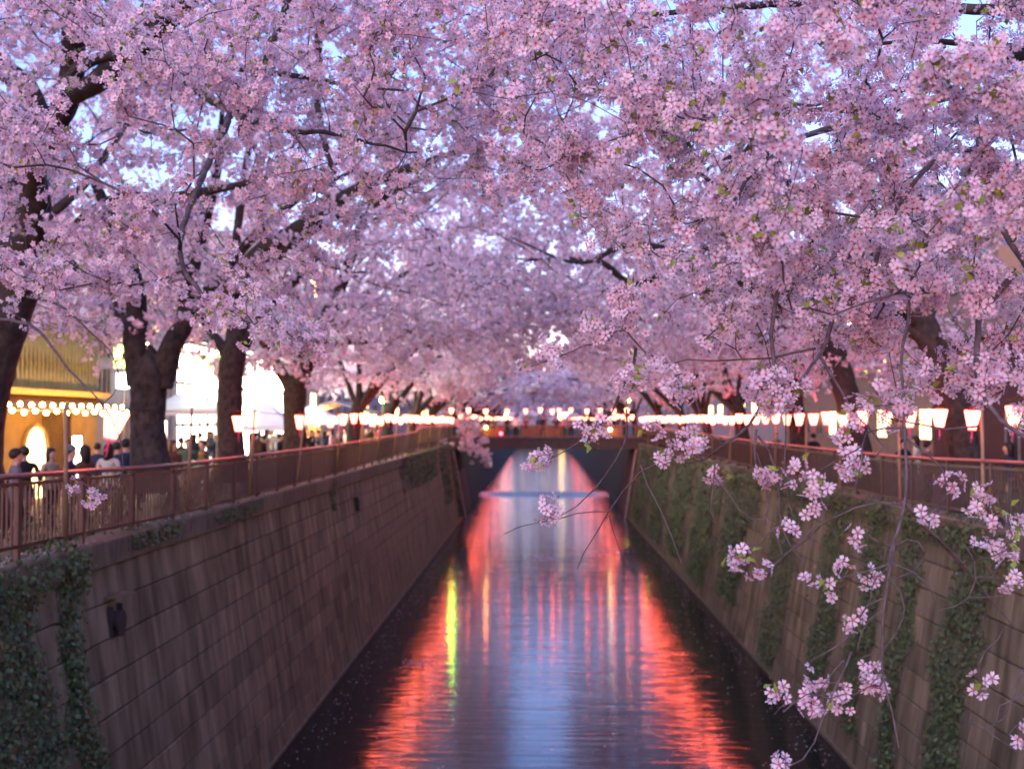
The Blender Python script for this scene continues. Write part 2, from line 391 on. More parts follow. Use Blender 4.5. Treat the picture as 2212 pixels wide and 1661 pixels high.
# ------------------------------------------------------------------ wall fittings
def drain(Y, z, sc, lab):
    r = empty('drain_outlet', (XL, Y, z)); tag(r, lab, 'drain outlet')
    t = (z + .38) / (WATER + .38); X = XL + .10 * -1 + (XLB - XL + .1) * t + 0.03
    r.location.x = X; r.scale = (sc, sc, sc)
    M_iron = mat('drain_iron', (0.035, 0.03, 0.032), .6, .3, 8)
    b = MB(); b.tube([(-.2, 0, 0), (.12, 0, 0)], .19, 16); b.build('pipe', M_iron, r, True)
    b = MB(); b.tube([(.10, 0, .05), (.17, 0, -.30)], .001, 4)
    pr = MB(); pr.prism([(math.sin(a) * .24, math.cos(a) * .27 - .06) for a in np.linspace(0, 2 * math.pi, 18)[:-1]], .13, .165, 'x'); pr.build('flap', M_iron, r)
    for y in (-.26, .26):
        b = MB(); b.box(-.05, .07, y - .02, y + .02, -.3, .3); b.build('bracket', M_iron, r)
    b = MB(); b.prism([(0, .47), (.26, .5), (.26, .53), (0, .53)], -.42, .42, 'y'); o = b.build('ledge', M_cope, r)
    return r
drain(16.7, -1.15, .72, 'iron flap drain outlet under a small ledge on the left wall')
drain(38.8, -1.1, .75, 'small dark drain flap far along the left wall')

# ------------------------------------------------------------------ lanterns on ropes
M_paper = emit('lantern_paper_lit', (1.0, 0.10, 0.045), 19.0, (0.8, 0.5, 0.45), .4)
M_rim = emit('lantern_red_rim', (1.0, 0.10, 0.12), 1.5, (0.6, 0.03, 0.04))
M_tassel = mat('pink_tassel', (0.75, 0.08, 0.22), 0.7, .2, 20)
def lantern_meshes():
    b = MB(); hexa = [(math.cos(math.radians(60 * i + 30)), math.sin(math.radians(60 * i + 30))) for i in range(6)]
    R0, R1, h0, h1 = .075, .158, -.16, .16
    for i in range(6):
        j = (i + 1) % 6; a, c = hexa[i], hexa[j]
        for k in range(3):
            t0, t1 = k / 3, (k + 1) / 3; ra, rb = R0 + (R1 - R0) * t0, R0 + (R1 - R0) * t1; za, zb = h0 + (h1 - h0) * t0, h0 + (h1 - h0) * t1
            b.quad((a[0] * ra, a[1] * ra, za), (c[0] * ra, c[1] * ra, za), (c[0] * rb, c[1] * rb, zb), (a[0] * rb, a[1] * rb, zb))
    body = b.mesh('lantern_paper', M_paper)
    def ring(r, z, t, w):
        m = MB(); pts = [(x * r, y * r, z) for x, y in hexa]; pts.append(pts[0]); m.tube(pts, w, 5); return m
    m = ring(.161, .164, 0, .0035)
    for (x, y) in hexa: m.tube([(x * .078, y * .078, -.16), (x * .159, y * .159, .163)], .0018, 4)
    rim = m.mesh('lantern_frame', M_rim)
    m = MB(); m.prism([(x * .08, y * .08) for x, y in hexa], -.185, -.162, 'z'); cap = m.mesh('bottom_cap', M_rim)
    m = MB(); m.tube([(0, 0, -.185), (.006, .004, -.30), (-.004, 0, -.34)], [.012, .016, .02], 6); m.tube([(.004, .01, -.2), (.02, .012, -.33), (.012, .02, -.41)], [.006, .007, .008], 4); tas = m.mesh('tassel', M_tassel)
    m = MB(); m.tube([(0, 0, .165), (0, 0, .21)], .004, 4); m.tube([(-.16, 0, .166), (.16, 0, .166)], .004, 4); hk = m.mesh('hanger', M_rope)
    return body, rim, cap, tas, hk
LM = lantern_meshes()
lr = random.Random(11)
def lantern(p, label, group, full=True, tilt=(0, 0), sc=1.0):
    e = empty('paper_lantern', p, lr.uniform(0, 1)); tag(e, label, 'lantern', group)
    k = sc * lr.uniform(.92, 1.08); e.rotation_euler = (tilt[0] + lr.uniform(-.09, .09), tilt[1] + lr.uniform(-.09, .09), lr.uniform(0, 1)); e.scale = (k, k, k)
    link('paper_shade', LM[0], e); link('frame', LM[1], e)
    if full: link('bottom_cap', LM[2], e); link('tassel', LM[3], e); link('hanger', LM[4], e)
    return e
left_px = [(111, 424), (241, 428), (251.5, 424), (304, 424), (313, 424)]
LY = [17.3, 24.6, 25.8, 31.0]
y = 33.2
while y < 85: LY.append(y); y += 2.25
for i, y in enumerate(LY):
    z = (1.68, 1.66, 1.74, 1.68)[i] if i < 4 else 1.74 + lr.uniform(-.06, .06)
    lab = ('tilted glowing paper lantern with pink streamers hanging alone beside the forked trunk' if i == 0 else
           '%s glowing paper lantern from the near end of the left bank rope' % ORD[i])
    lantern((XL - .22, y, z), lab, 'paper lanterns over the left fence', y < 62, (.05, .24) if i == 0 else (0, 0), 1.25 if i == 0 else 1.0)
RY = [18.0, 19.7, 21.3, 23.0, 24.5, 26.3, 28.0, 29.6, 31.0, 32.7]
y = 34.3
while y < 84: RY.append(y); y += 1.62
for i, y in enumerate(RY):
    z = 1.80 - 0.06 * abs(math.sin(i * 1.3)) if i < 10 else 1.75 + lr.uniform(-.05, .05)
    lantern((XR + .12, y, z), '%s glowing paper lantern from the near end of the right bank rope' % ORD[i], 'paper lanterns over the right fence', y < 62, sc=.9)
BX = [-6.6, -5.3, -4.0, -2.4, -1.0, 0.1, 1.0, 1.5, 2.4, 3.6, 4.6, 5.6, 6.6]
for i, x in enumerate(BX):
    lantern((x, BY - .1, 2.38 + lr.uniform(-.08, .06)), '%s small glowing lantern from the left along the bridge' % ORD[i], 'lanterns over the bridge', False)
for s, X in ((-1, -6.7), (1, 7.7)):
    for i in range(25):
        e = link('paper_lantern', LM[0], None, (X + lr.uniform(-.1, .1), 97 + i * 5.0 + max(0, i - 10) ** 1.6, 1.9 + lr.uniform(-.15, .15))); e.scale = (1.05, 1.05, 1.05)
        tag(e, 'tiny lantern glow in the far row beyond the bridge on the %s bank' % ('left' if s < 0 else 'right'), 'lantern', 'far lanterns on the %s bank beyond the bridge' % ('left' if s < 0 else 'right'))

# leaning poles and the rope they carry
def pole(X, Y, s, lab, zt=1.98, lean=.22, dy=0.0):
    zb = 0.12; b = MB()
    b.tube([(0, 0, 0), (-s * lean * .5, dy * .5, (zt - zb) * .5 + .0), (-s * lean, dy, zt - zb)], [.032, .028, .024], 8)
    o = b.build('leaning_pole', M_pole, None, True, (X, Y, zb)); tag(o, lab, 'pole', 'poles carrying the lantern ropes'); return o
PL = [15.3, 20.6, 25.1, 30.0, 36.0, 40.5, 45, 50, 55, 60.5, 66, 72, 78]
for i, y in enumerate(PL): pole(XL - .1, y, -1, '%s leaning wooden pole from the near end of the left fence' % ORD[i], 1.95, .16, (-.45, -.3, -.3, .15)[i % 4])
PR = [14.8, 19.2, 23.6, 28.3, 31.8, 36, 40, 44.5, 49, 54, 60, 66, 72, 78]
for i, y in enumerate(PR): pole(XR + .1, y, 1, '%s leaning wooden pole from the near end of the right fence' % ORD[i], 2.0, -.12, (.5, .35, .45, .2)[i % 4])
for s, X, Ys, lab in ((-1, XL - .22, LY, 'left'), (1, XR + .12, RY, 'right')):
    pts = []; ys = [12.0] + Ys + [86]
    for a, c in zip(ys[:-1], ys[1:]):
        for k in range(4):
            t = k / 4; pts.append((X, a + (c - a) * t, 1.965 - .05 * (1 - (2 * t - 1) ** 2) * (1 if c - a > 2 else .4) - (.0 if s > 0 else .03)))
    b = MB(); b.tube(pts, .006, 4); o = b.build('lantern_rope', M_rope); tag(o, 'thin dark rope carrying lanterns above the %s fence' % lab, 'rope')
b = MB(); b.tube([(x, BY - .1, 2.62 - .06 * math.cos(x * 2.2)) for x in np.linspace(-7, 8, 40)], .008, 4); tag(b.build('lantern_rope', M_rope), 'thin rope carrying lanterns over the bridge', 'rope')
for x in (-7, -3.2, .6, 4.2, 8):
    b = MB(); b.tube([(x, BY + .1, .36), (x, BY - .1, 2.68)], .025, 6); tag(b.build('bridge_lantern_pole', M_pole), '%s thin pole from the left holding the bridge lantern rope' % ORD[[-7, -3.2, .6, 4.2, 8].index(x)], 'pole', 'poles on the bridge')

# ------------------------------------------------------------------ lamps
def street_lamp(x, y, z, col, st, lab, r=.16, pole_h=True):
    e = empty('street_lamp', (x, y, STREET)); tag(e, lab, 'street lamp', 'street lamps')
    if pole_h:
        b = MB(); b.tube([(0, 0, 0), (0, 0, z - STREET)], [.06, .045], 8); b.build('lamp_post', mat('lamp_post_grey', (.2, .2, .2), .5), e, True)
        b = MB(); b.tube([(0, 0, z - STREET - r - .05), (0, 0, z - STREET - r + .02)], [.06, .1], 10); b.build('collar', mat('lamp_post_grey', (.2, .2, .2), .5), e)
    me = bpy.data.meshes.new('globe'); bm = bmesh.new(); bmesh.ops.create_uvsphere(bm, u_segments=14, v_segments=10, radius=r); bm.to_mesh(me); bm.free()
    me.materials.append(emit('lamp_%s' % '_'.join('%02d' % int(c * 9) for c in col) + '_%d' % st, col, st)); me.polygons.foreach_set('use_smooth', [True] * len(me.polygons))
    link('lamp_globe', me, e, (0, 0, z - STREET)); return e
street_lamp(-8.0, 59, 2.75, (.75, 1.0, .05), 45, 'yellow-green globe street lamp above the left lantern row')
street_lamp(-6.7, 88.5, 5.0, (.34, 1.0, .03), 120, 'green-yellow street lamp among blossoms left of the bridge', .26)
street_lamp(8.3, 88.5, 5.5, (.75, .9, .05), 50, 'yellow-green lamp high behind the right blossoms', .2)
street_lamp(9.0, 117, 3.7, (.85, 1.0, .12), 25, 'lower yellow-green lamp right of the bridge', .2)
street_lamp(-10.5, 30.5, 3.85, (1.0, .62, .22), 90, 'warm white street lamp above the amber lit restaurant', .13)
street_lamp(10.8, 40, 5.1, (1.0, .75, .4), 30, 'warm lamp shining through blossoms over the right bank', .14)
def bridge_lamp(x, z, col, st, lab):
    e = empty('bridge_lamp', (x, BY - .14, z)); tag(e, lab, 'lamp')
    b = MB(); b.box(-.02, .02, -.02, .10, -.02, .02); b.build('bracket', M_gird, e)
    me = bpy.data.meshes.new('globe'); bm = bmesh.new(); bmesh.ops.create_uvsphere(bm, u_segments=12, v_segments=8, radius=.11); bm.to_mesh(me); bm.free()
    me.materials.append(emit('bridge_lamp_%d' % int(x * 10 + 100), col, st)); link('lamp_globe', me, e, (0, -.08, 0))
bridge_lamp(U(486, 427, BY).x, U(486, 427, BY).z, (1, .8, .1), 25, 'round yellow lamp at the left end of the bridge railing')
bridge_lamp(U(610, 429, BY).x, U(610, 429, BY).z, (1, .78, .3), 30, 'round pale yellow lamp on the bridge railing right of centre')
bridge_lamp(U(501, 433, BY).x, U(501, 433, BY).z, (1, .03, .06), 12, 'small red lamp on the bridge railing')

# ------------------------------------------------------------------ buildings
M_glassd = mat('dark_window_glass', (.03, .035, .045), .12, .1, 2, spec=.6)
M_frame = mat('window_frame_grey', (.22, .2, .2), .5)
M_warm = emit('warm_lit_glass', (1.0, .58, .18), 5.0, (.8, .7, .5))
M_white = emit('white_lit_glass', (1.0, .90, .72), 8.0, (.8, .8, .8))
def bld(name, label, x0, x1, y0, y1, z1, wm, roof=True):
    e = empty(name, ((x0 + x1) / 2, (y0 + y1) / 2, STREET)); tag(e, label, 'building')
    e['o'] = 0
    inv = Matrix.Translation((-(x0 + x1) / 2, -(y0 + y1) / 2, -STREET))
    def part(nm, mb, m, par=None, smooth=False):
        o = mb.build(nm, m, e if par is None else par, smooth)
        o.matrix_parent_inverse = inv if par is None else Matrix.Identity(4); return o
    b = MB(); b.box(x0, x1, y0, y1, STREET - .2, z1); part('wall', b, wm)
    if roof:
        b = MB(); b.box(x0 - .15, x1 + .15, y0 - .15, y1 + .15, z1, z1 + .28); part('roof_parapet', b, mat('parapet_grey', (.25, .23, .24), .7))
    del e['o']
    return e, part
def win(part, xf, s, y0, y1, z0, z1, m, mull=True):
    """window on a facade at x=xf whose outside is towards s"""
    f = MB(); t = .06; xa, xb = sorted((xf + s * .003, xf + s * .06))
    f.box(xa, xb, y0 - t, y1 + t, z1, z1 + t); f.box(xa, xb, y0 - t, y1 + t, z0 - t, z0); f.box(xa, xb, y0 - t, y0, z0, z1); f.box(xa, xb, y1, y1 + t, z0, z1)
    if mull: ym = (y0 + y1) / 2; f.box(xa, xb, ym - .025, ym + .025, z0, z1)
    w = part('window', f, M_frame)
    p = MB(); xa, xb = sorted((xf + s * .004, xf + s * .02)); p.box(xa, xb, y0, y1, z0, z1); part('pane', p, m, w)
    return w
def rows(part, xf, s, y0, y1, zs, wdt, hgt, gap, m1, m2=None, seed=1, lit=.2):
    r = random.Random(seed)
    for z in zs:
        y = y0
        while y + wdt < y1:
            win(part, xf, s, y, y + wdt, z, z + hgt, m2 if (m2 and r.random() < lit) else m1); y += wdt + gap

# amber restaurant on the left
M_amber = mat('ochre_plaster', (.46, .30, .13), .75, .15, 2, .1)
M_board = mat('olive_boards', (.17, .15, .085), .7, .2, 4)
M_wood = mat('dark_wood', (.12, .065, .03), .6, .3, 6)
e, part = bld('restaurant', 'amber lit restaurant with arched doorway and boarded upper front', -24, -14.0, 24.0, 36.3, 4.6, M_amber)
for i in range(46):
    y = 24.2 + i * .26
    b = MB(); b.prism([(y, 2.62), (y + .24, 2.62), (y + .24, 2.75), (y + .15, 3.3), (y + .24, 3.75), (y + .24, 4.5), (y, 4.5), (y, 3.75), (y + .07, 3.3), (y, 2.75)], -13.99, -13.93, 'x'); part('front_board', b, M_board)
b = MB(); b.box(-13.98, -13.55, 24.1, 36.2, 2.42, 2.58); part('awning_beam', b, mat('amber_beam', (.5, .26, .06), .6))
b = MB(); b.prism([(-13.98, 2.4), (-13.0, 1.95), (-13.0, 2.0), (-13.98, 2.46)], 24.2, 36.1, 'y'); part('awning', b, M_wood)
for y in (28.2, 31.7):
    arch = [(y - .75, STREET + .02)] + [(y + math.cos(a) * .75, .9 + math.sin(a) * .7) for a in np.linspace(math.pi, 0, 14)] + [(y + .75, STREET + .02)]
    b = MB(); b.prism(arch, -13.99, -13.96, 'x'); part('arched_door', b, M_warm)
    b = MB(); b.tube([(-13.93, a, z) for a, z in arch], .07, 6); part('door_arch', b, mat('arch_plaster', (.5, .36, .2), .7))
for i in range(9):
    b = MB(); y = 32.75 + i * .14; b.tube([(-13.9, y, STREET + .1), (-13.9, y - .75 + i * .02, 1.95)], .022, 4); part('diagonal_slat', b, M_wood)
win(part, -14.0, 1, 34.25, 35.0, -.1, 1.25, M_white, False)
b = MB(); b.box(-13.97, -13.9, 33.95, 34.05, STREET, 1.95); part('wall_post', b, M_wood)
# bulbs under the awning
M_bulb = emit('warm_bulb', (1.0, .55, .16), 100)
sl = empty('string_lights', (-13.0, 30, 2.1)); tag(sl, 'double string of warm bulbs under the restaurant awning', 'string lights')
bm = bmesh.new(); bmesh.ops.create_icosphere(bm, subdivisions=2, radius=.055); bmb = bpy.data.meshes.new('bulb'); bm.to_mesh(bmb); bm.free(); bmb.materials.append(M_bulb)
for row, (x, z) in enumerate(((0.1, .02), (.35, -.16))):
    b = MB(); b.tube([(x, yy, z + .12 - .05 * math.sin(yy * 2.4) ** 2) for yy in np.linspace(-5.6, 6, 60)], .008, 4); b.build('cable', M_rope, sl)
    for k in range(18):
        yy = -5.4 + k * .64 + row * .3; link('bulb', bmb, sl, (x, yy, z - .05 * math.sin(yy * 2.4) ** 2 + .03))

# pale sided building
M_siding = mat('pale_siding', (.42, .40, .42), .6, .08, 1.5)
e, part = bld('sided_house', 'pale grey house with horizontal siding behind the forked trunk', -24, -14.3, 36.6, 45.2, 7.4, M_siding)
for i in range(24):
    z = STREET + .1 + i * .31
    b = MB(); b.prism([(-14.3, z), (-14.25, z), (-14.28, z + .3), (-14.3, z + .3)], 36.7, 45.1, 'y'); part('siding_board', b, M_siding)
win(part, -14.25, 1, 40.2, 41.0, -.35, 1.6, M_white); win(part, -14.25, 1, 43.1, 43.8, -.35, 1.7, M_white, False)
win(part, -14.25, 1, 37.2, 37.9, 2.6, 3.4, M_glassd); win(part, -14.25, 1, 37.2, 37.9, 3.8, 4.6, M_glassd)
win(part, -14.25, 1, 40.5, 42.5, 4.8, 6.2, M_glassd)
b = MB(); b.box(-14.24, -14.1, 44.4, 44.75, STREET, 7.3); part('corner_pillar', b, M_siding)

# glaring showroom
e, part = bld('showroom', 'glaring white floodlit shop front behind the left trees', -26, -15.0, 45.6, 68, 9.5, mat('showroom_wall', (.55, .53, .52), .6, .06, 2))
for j in range(4):
    for i in range(9):
        y = 45.9 + i * 2.4
        if j < 3: win(part, -15.0, 1, y, y + 2.2, STREET + .3 + j * 1.75, STREET + 1.9 + j * 1.75, M_white, False)
        elif i % 2: win(part, -15.0, 1, y, y + 1.6, STREET + 6.2, STREET + 7.8, M_glassd)
b = MB(); b.box(-14.9, -14.2, 45.8, 67.8, STREET + 5.55, STREET + 5.75); part('canopy', b, M_frame)

# signs on a post by the showroom
M_green = emit('sign_green_lit', (.62, 1.0, .06), 4.5); M_sw = emit('sign_white_lit', (1, 1, .9), 6)
sg = empty('sign_post', (-11.6, 40.2, STREET)); tag(sg, 'post with a yellow-green and a white lit box sign', 'sign')
b = MB(); b.tube([(0, 0, 0), (0, 0, 5.6)], .05, 8); b.build('post', M_frame, sg, True)
for z0, z1, m in ((3.85, 4.5, M_green), (3.05, 3.7, M_sw)):
    b = MB(); b.box(-.42, .42, -.09, .09, z0, z1); o = b.build('sign_box', m, sg); bevel(o.data, .02)
sg = empty('hanging_sign', (-12.0, 33.2, STREET)); tag(sg, 'narrow yellow-green lit sign seen through the trunk fork', 'sign')
b = MB(); b.tube([(0, .0, 0), (0, 0, 5.2)], .035, 8); b.build('post', M_frame, sg, True)
b = MB(); b.box(-.3, .3, -.07, .07, 3.7, 4.35); b.build('sign_box', M_green, sg)
b = MB(); b.box(-.24, .24, -.05, .05, 3.1, 3.55); b.build('lower_sign_box', M_sw, sg)
M_ink = mat('dark_sign_ink', (.03, .03, .02), .6)
for k, (a, c) in enumerate(((-.2, .18), (-.05, .3), (.12, .2), (.2, .42))):
    b = MB(); b.box(a - .035, a + .035, -.076, -.072, 3.78 + c * .4, 3.86 + c * .9); b.build('mark', M_ink, sg)

# tents
M_tent = mat('white_tent_cloth', (.72, .71, .76), .7, .05, 2)
def tent(x, y, w, zt, ze, lab):
    e = empty('market_tent', (x, y, STREET)); tag(e, lab, 'tent', 'white tents on the left street'); g = -STREET
    b = MB(); c = (0, 0, zt + g); q = [(-w, -w, ze + g), (w, -w, ze + g), (w, w, ze + g), (-w, w, ze + g)]
    for i in range(4):
        a, d = Vector(q[i]), Vector(q[(i + 1) % 4]); cc = Vector(c)
        m0 = a.lerp(cc, .55) - Vector((0, 0, .12)); m1 = d.lerp(cc, .55) - Vector((0, 0, .12))
        b.quad(a, d, m1, m0); b.quad(m0, m1, cc)
        b.quad(a, d, d - Vector((0, 0, .22)), a - Vector((0, 0, .22)))
    b.build('canopy', M_tent, e, fix=False)
    for (xx, yy, _) in q:
        l = MB(); l.tube([(xx * .97, yy * .97, 0), (xx * .97, yy * .97, ze + g - .02)], .025, 6); l.build('leg', M_frame, e)
tent(-12.4, 40.6, 1.45, 2.85, 2.12, 'white market tent with scalloped eave right of the forked trunk')
tent(-11.3, 47.5, 1.5, 2.55, 1.5, 'peaked white tent in front of the glaring shop front')
tent(-10.8, 55.0, 1.6, 2.5, 1.75, 'low white tent farther along the left street')
bu = empty('flag_bunting', (-12, 44, 2.6)); tag(bu, 'string of small dark flags before the shop front', 'bunting')
b = MB(); b.tube([(-1.5 + k * .15, -5 + k * .8, -.1 * math.sin(k * .26 * math.pi / 2) ** 2) for k in range(14)], .006, 4); b.build('cord', M_rope, bu)
for k in range(22):
    t = k * .6; b = MB(); y0 = -5 + t * .8 * 1.0; b.prism([(y0, -.03), (y0 + .16, -.03), (y0 + .08, -.22)], -1.5 + t * .15 - .003, -1.5 + t * .15 + .003, 'x'); b.build('flag', mat('flag_cloth', (.12, .12, .14), .8), bu)

# wooden stall with warm bulbs
st = empty('food_stall', (-10.4, 60.5, STREET)); tag(st, 'wooden food stall glowing with warm bulbs beyond the third trunk', 'stall')
b = MB(); b.box(-1.6, 1.6, -2.2, 2.2, 0, 1.0); b.build('counter', M_wood, st)
b = MB(); b.prism([(-2, 2.55), (0, 3.15), (2, 2.55), (2, 2.47), (0, 3.06), (-2, 2.47)], -2.6, 2.6, 'y'); b.build('roof', mat('stall_roof', (.2, .16, .2), .7), st)
for x in (-1.5, 1.5):
    for y in (-2.1, 2.1): b = MB(); b.tube([(x, y, 1.0), (x, y, 2.5)], .05, 6); b.build('post', M_wood, st)
b = MB(); b.box(-1.55, -1.5, -2.05, 2.05, 1.02, 2.44); b.build('back_panel', M_amber, st)
for k in range(16): link('bulb', bmb, st, (1.55 - (k % 2) * 2.6, -2.2 + (k // 2) * .6, 2.36 - .12 * (k % 3))).scale = (1.6, 1.6, 1.6)

# more facades behind the left trees
e, part = bld('apartment_block', 'tall blue-grey apartment block behind the left cherry trees', -40, -25.5, 34, 62, 17, mat('bluegrey_facade', (.40, .43, .50), .7, .06, 1))
rows(part, -25.5, 1, 35, 61, (7.8, 10.8, 13.8), 1.8, 1.5, 1.4, M_glassd, M_warm, 4, .2)
e, part = bld('tall_office', 'plain tall building behind the left trees near the bridge', -34, -17, 70, 100, 13, mat('beige_facade', (.45, .40, .37), .7, .08, 1))
rows(part, -17, 1, 71, 99, (2.2, 5.2, 8.2, 11), 2.0, 1.5, 1.6, M_glassd, M_warm, 6, .1)
# right bank
e, part = bld('maroon_building', 'dark maroon building behind the right bank trunks', 14.2, 28, 14, 42, 4.4, mat('maroon_wall', (.085, .04, .04), .75, .12, 1.5))
for y in (31.0, 34.5, 38.4): win(part, 14.2, -1, y, y + .9, .5, 1.9, M_glassd)
for y in (18.5, 25.0, 28.2):
    b = MB(); b.box(14.08, 14.197, y, y + .22, STREET, 4.35); part('pilaster', b, mat('maroon_trim', (.26, .12, .1), .7))
b = MB(); b.box(14.1, 14.196, 14.2, 41.8, 3.0, 3.25); part('string_course', b, mat('maroon_trim', (.26, .12, .1), .7))
win(part, 14.2, -1, 33.0, 33.7, 1.0, 2.2, M_warm)
e, part = bld('beige_apartments', 'beige apartment building with a few lit windows on the right bank', 17, 34, 43, 80, 11, mat('beige_facade_warm', (.26, .18, .13), .7, .08, 1))
rows(part, 17, -1, 44, 79, (0.9, 3.9, 6.9, 9.2), 1.5, 1.3, 1.7, M_glassd, M_warm, 9, .16)
e, part = bld('grey_tower', 'tall grey building above the maroon one', 30, 46, 20, 46, 18, mat('grey_facade', (.38, .37, .42), .7, .06, 1))
rows(part, 30, -1, 21, 45, (6.5, 9.5, 12.5, 15.5), 1.6, 1.4, 1.6, M_glassd, M_warm, 12, .25)
street_lamp(6.2, 318, 2.6, (1.0, .55, .16), 6, 'warm lamp far off where the river bends', 1.0)
e, part = bld('far_shops', 'far pale shop row on the left bank beyond the bridge', -34, -16, 104, 180, 10, mat('far_facade', (.40, .36, .38), .8, .05, 1))
rows(part, -16, 1, 105, 178, (1.5, 5.0), 2.6, 1.6, 3.2, M_glassd, M_warm, 21, .3)
e, part = bld('far_flats', 'far pale flats on the right bank beyond the bridge', 17, 34, 82, 180, 12, mat('far_facade_pink', (.42, .35, .36), .8, .05, 1))
rows(part, 17, -1, 84, 178, (1.5, 5.0, 8.5), 2.6, 1.6, 3.2, M_glassd, M_warm, 22, .25)
for x0, x1, z, lab in ((-70, -22, 16, 'far dusky block of flats left of the river bend'), (-20, 24, 12, 'low far dusky building straight behind the river bend'), (26, 80, 18, 'far dusky block of flats right of the river bend')):
    e, part = bld('distant_building', lab, x0, x1, 372, 390, z, mat('dusky_facade', (.30, .25, .28), .8, .06, 1))
    for k, x in enumerate(np.arange(x0 + 3, x1 - 3, 6.0)):
        for zz in (2.0, 6.0):
            b = MB(); b.box(x, x + 2.6, 371.93, 371.97, zz, zz + 2); part('window', b, M_warm if (k * 7 + int(zz)) % 3 == 0 else M_glassd)

# ------------------------------------------------------------------ people
def person_mesh(pose):
    V, E, R = [], [], []
    def v(p, r, par=None):
        V.append(p); R.append(r); i = len(V) - 1
        if par is not None: E.append((par, i))
        return i
    pel = v((0, 0, .93), (.15, .11)); bel = v((0, .0, 1.06), (.145, .105), pel); ch = v((0, .01, 1.28), (.165, .11), bel); nk0 = v((0, .01, 1.42), (.09, .07), ch)
    nk = v((0, -.005, 1.475), (.05, .05), nk0); h0 = v((0, -.02, 1.53), (.062, .075), nk); h1 = v((0, -.02, 1.60), (.074, .09), h0); h2 = v((0, -.005, 1.68), (.06, .075), h1)
    v((0, -.118, 1.575), (.012, .012), h1)
    for s in (-1, 1): v((s * .082, .0, 1.585), (.011, .018), h1)
    st = {'stand': (0, 0), 'phone': (0, .02), 'walk': (.2, -.2)}[pose]
    for s, sw in ((-1, st[0]), (1, st[1])):
        hp = v((s * .095, 0, .86), (.095, .10), pel); kn = v((s * .10, -sw * .55 - .01, .49), (.062, .066), hp)
        an = v((s * .10, -sw + .02 if sw >= 0 else -sw + .08, .09), (.042, .046), kn); ft = v((s * .115, an and (V[an][1] - .13), .045), (.042, .03), an)
        sh = v((s * .19, .01, 1.385), (.062, .062), ch)
        if pose == 'phone': el = v((s * .23, -.10, 1.15), (.046, .046), sh); wr = v((s * .10, -.30, 1.30), (.032, .032), el); hd = v((s * .05, -.36, 1.36), (.032, .022), wr)
        elif pose == 'walk': el = v((s * .235, .03 + sw * .5, 1.13), (.046, .046), sh); wr = v((s * .24, -.10 + sw * .8, .92), (.032, .032), el); hd = v((s * .235, -.15 + sw * .8, .85), (.026, .034), wr)
        else: el = v((s * .235, .04, 1.12), (.046, .046), sh); wr = v((s * .235, -.03, .88), (.033, .033), el); hd = v((s * .23, -.055, .79), (.026, .036), wr)
        for k in range(3): v((V[hd][0] + s * .004, V[hd][1] - .018 + k * .018, V[hd][2] - .075 if pose != 'phone' else V[hd][2] + .06), (.009, .009), hd)
    me = bpy.data.meshes.new('p'); me.from_pydata(V, E, []); o = bpy.data.objects.new('p', me); COL.objects.link(o)
    o.modifiers.new('s', 'SKIN'); me = o.data
    if not me.skin_vertices: me.skin_vertices
    for i, r in enumerate(R): me.skin_vertices[0].data[i].radius = r
    me.skin_vertices[0].data[0].use_root = True
    sb = o.modifiers.new('b', 'SUBSURF'); sb.levels = 1; sb.render_levels = 1
    dg = bpy.context.evaluated_depsgraph_get(); out = bpy.data.meshes.new_from_object(o.evaluated_get(dg))
    bpy.data.objects.remove(o); out.materials.clear()
    for n in range(3): out.materials.append(MATS['skin'])
    mi = []
    for p in out.polygons:
        c = p.center
        hand = (abs(c.x) > .17 and c.z < .87 and c.z > .6) if pose != 'phone' else (c.z > 1.26 and c.y < -.31)
        if pose == 'walk': hand = abs(c.x) > .2 and .6 < c.z < .90
        mi.append(0 if (c.z > 1.46 or hand) else (1 if c.z > .90 or abs(c.x) > .19 else 2))
    out.polygons.foreach_set('material_index', mi); out.polygons.foreach_set('use_smooth', [True] * len(mi)); return out
mat('skin', (.50, .31, .22), .55, .05, 10)
def hair_mesh(long):
    bm = bmesh.new(); bmesh.ops.create_uvsphere(bm, u_segments=14, v_segments=10, radius=1)
    for vv in bm.verts:
        x, y, z = vv.co; vv.co = Vector((x * .098, y * .112 + .008, 1.625 + z * .105))
        if vv.co.y < -.05 and vv.co.z < 1.63: vv.co.y = -.04
        if z < -.1: vv.co.z = (1.36 if long else 1.545) + (1 + z) * .06; vv.co.x *= (1.05 if long else .95); vv.co.y = max(vv.co.y, .0) * .95 + .005
        vv.co += Vector((random.uniform(-.004, .004), random.uniform(-.004, .004), 0))
    me = bpy.data.meshes.new('hair'); bm.to_mesh(me); bm.free(); me.materials.append(mat('dark_hair', (.018, .013, .011), .5, .3, 40)); me.polygons.foreach_set('use_smooth', [True] * len(me.polygons)); return me
PM = {p: person_mesh(p) for p in ('stand', 'phone', 'walk')}; HM = (hair_mesh(False), hair_mesh(True))
M_brownhair = mat('brown_hair', (.07, .032, .018), .5, .3, 40)
CLO = {'black': (.015, .015, .018), 'navy': (.02, .028, .06), 'grey': (.13, .13, .14), 'cream': (.55, .5, .42), 'white': (.7, .68, .68), 'brown': (.12, .07, .045), 'blue': (.10, .16, .30), 'green': (.08, .12, .08), 'red': (.35, .04, .05), 'beige': (.4, .32, .23), 'pink': (.5, .25, .28)}
def cloth(c): return mat('cloth_' + c, CLO[c], .85, .12, 25, .1)
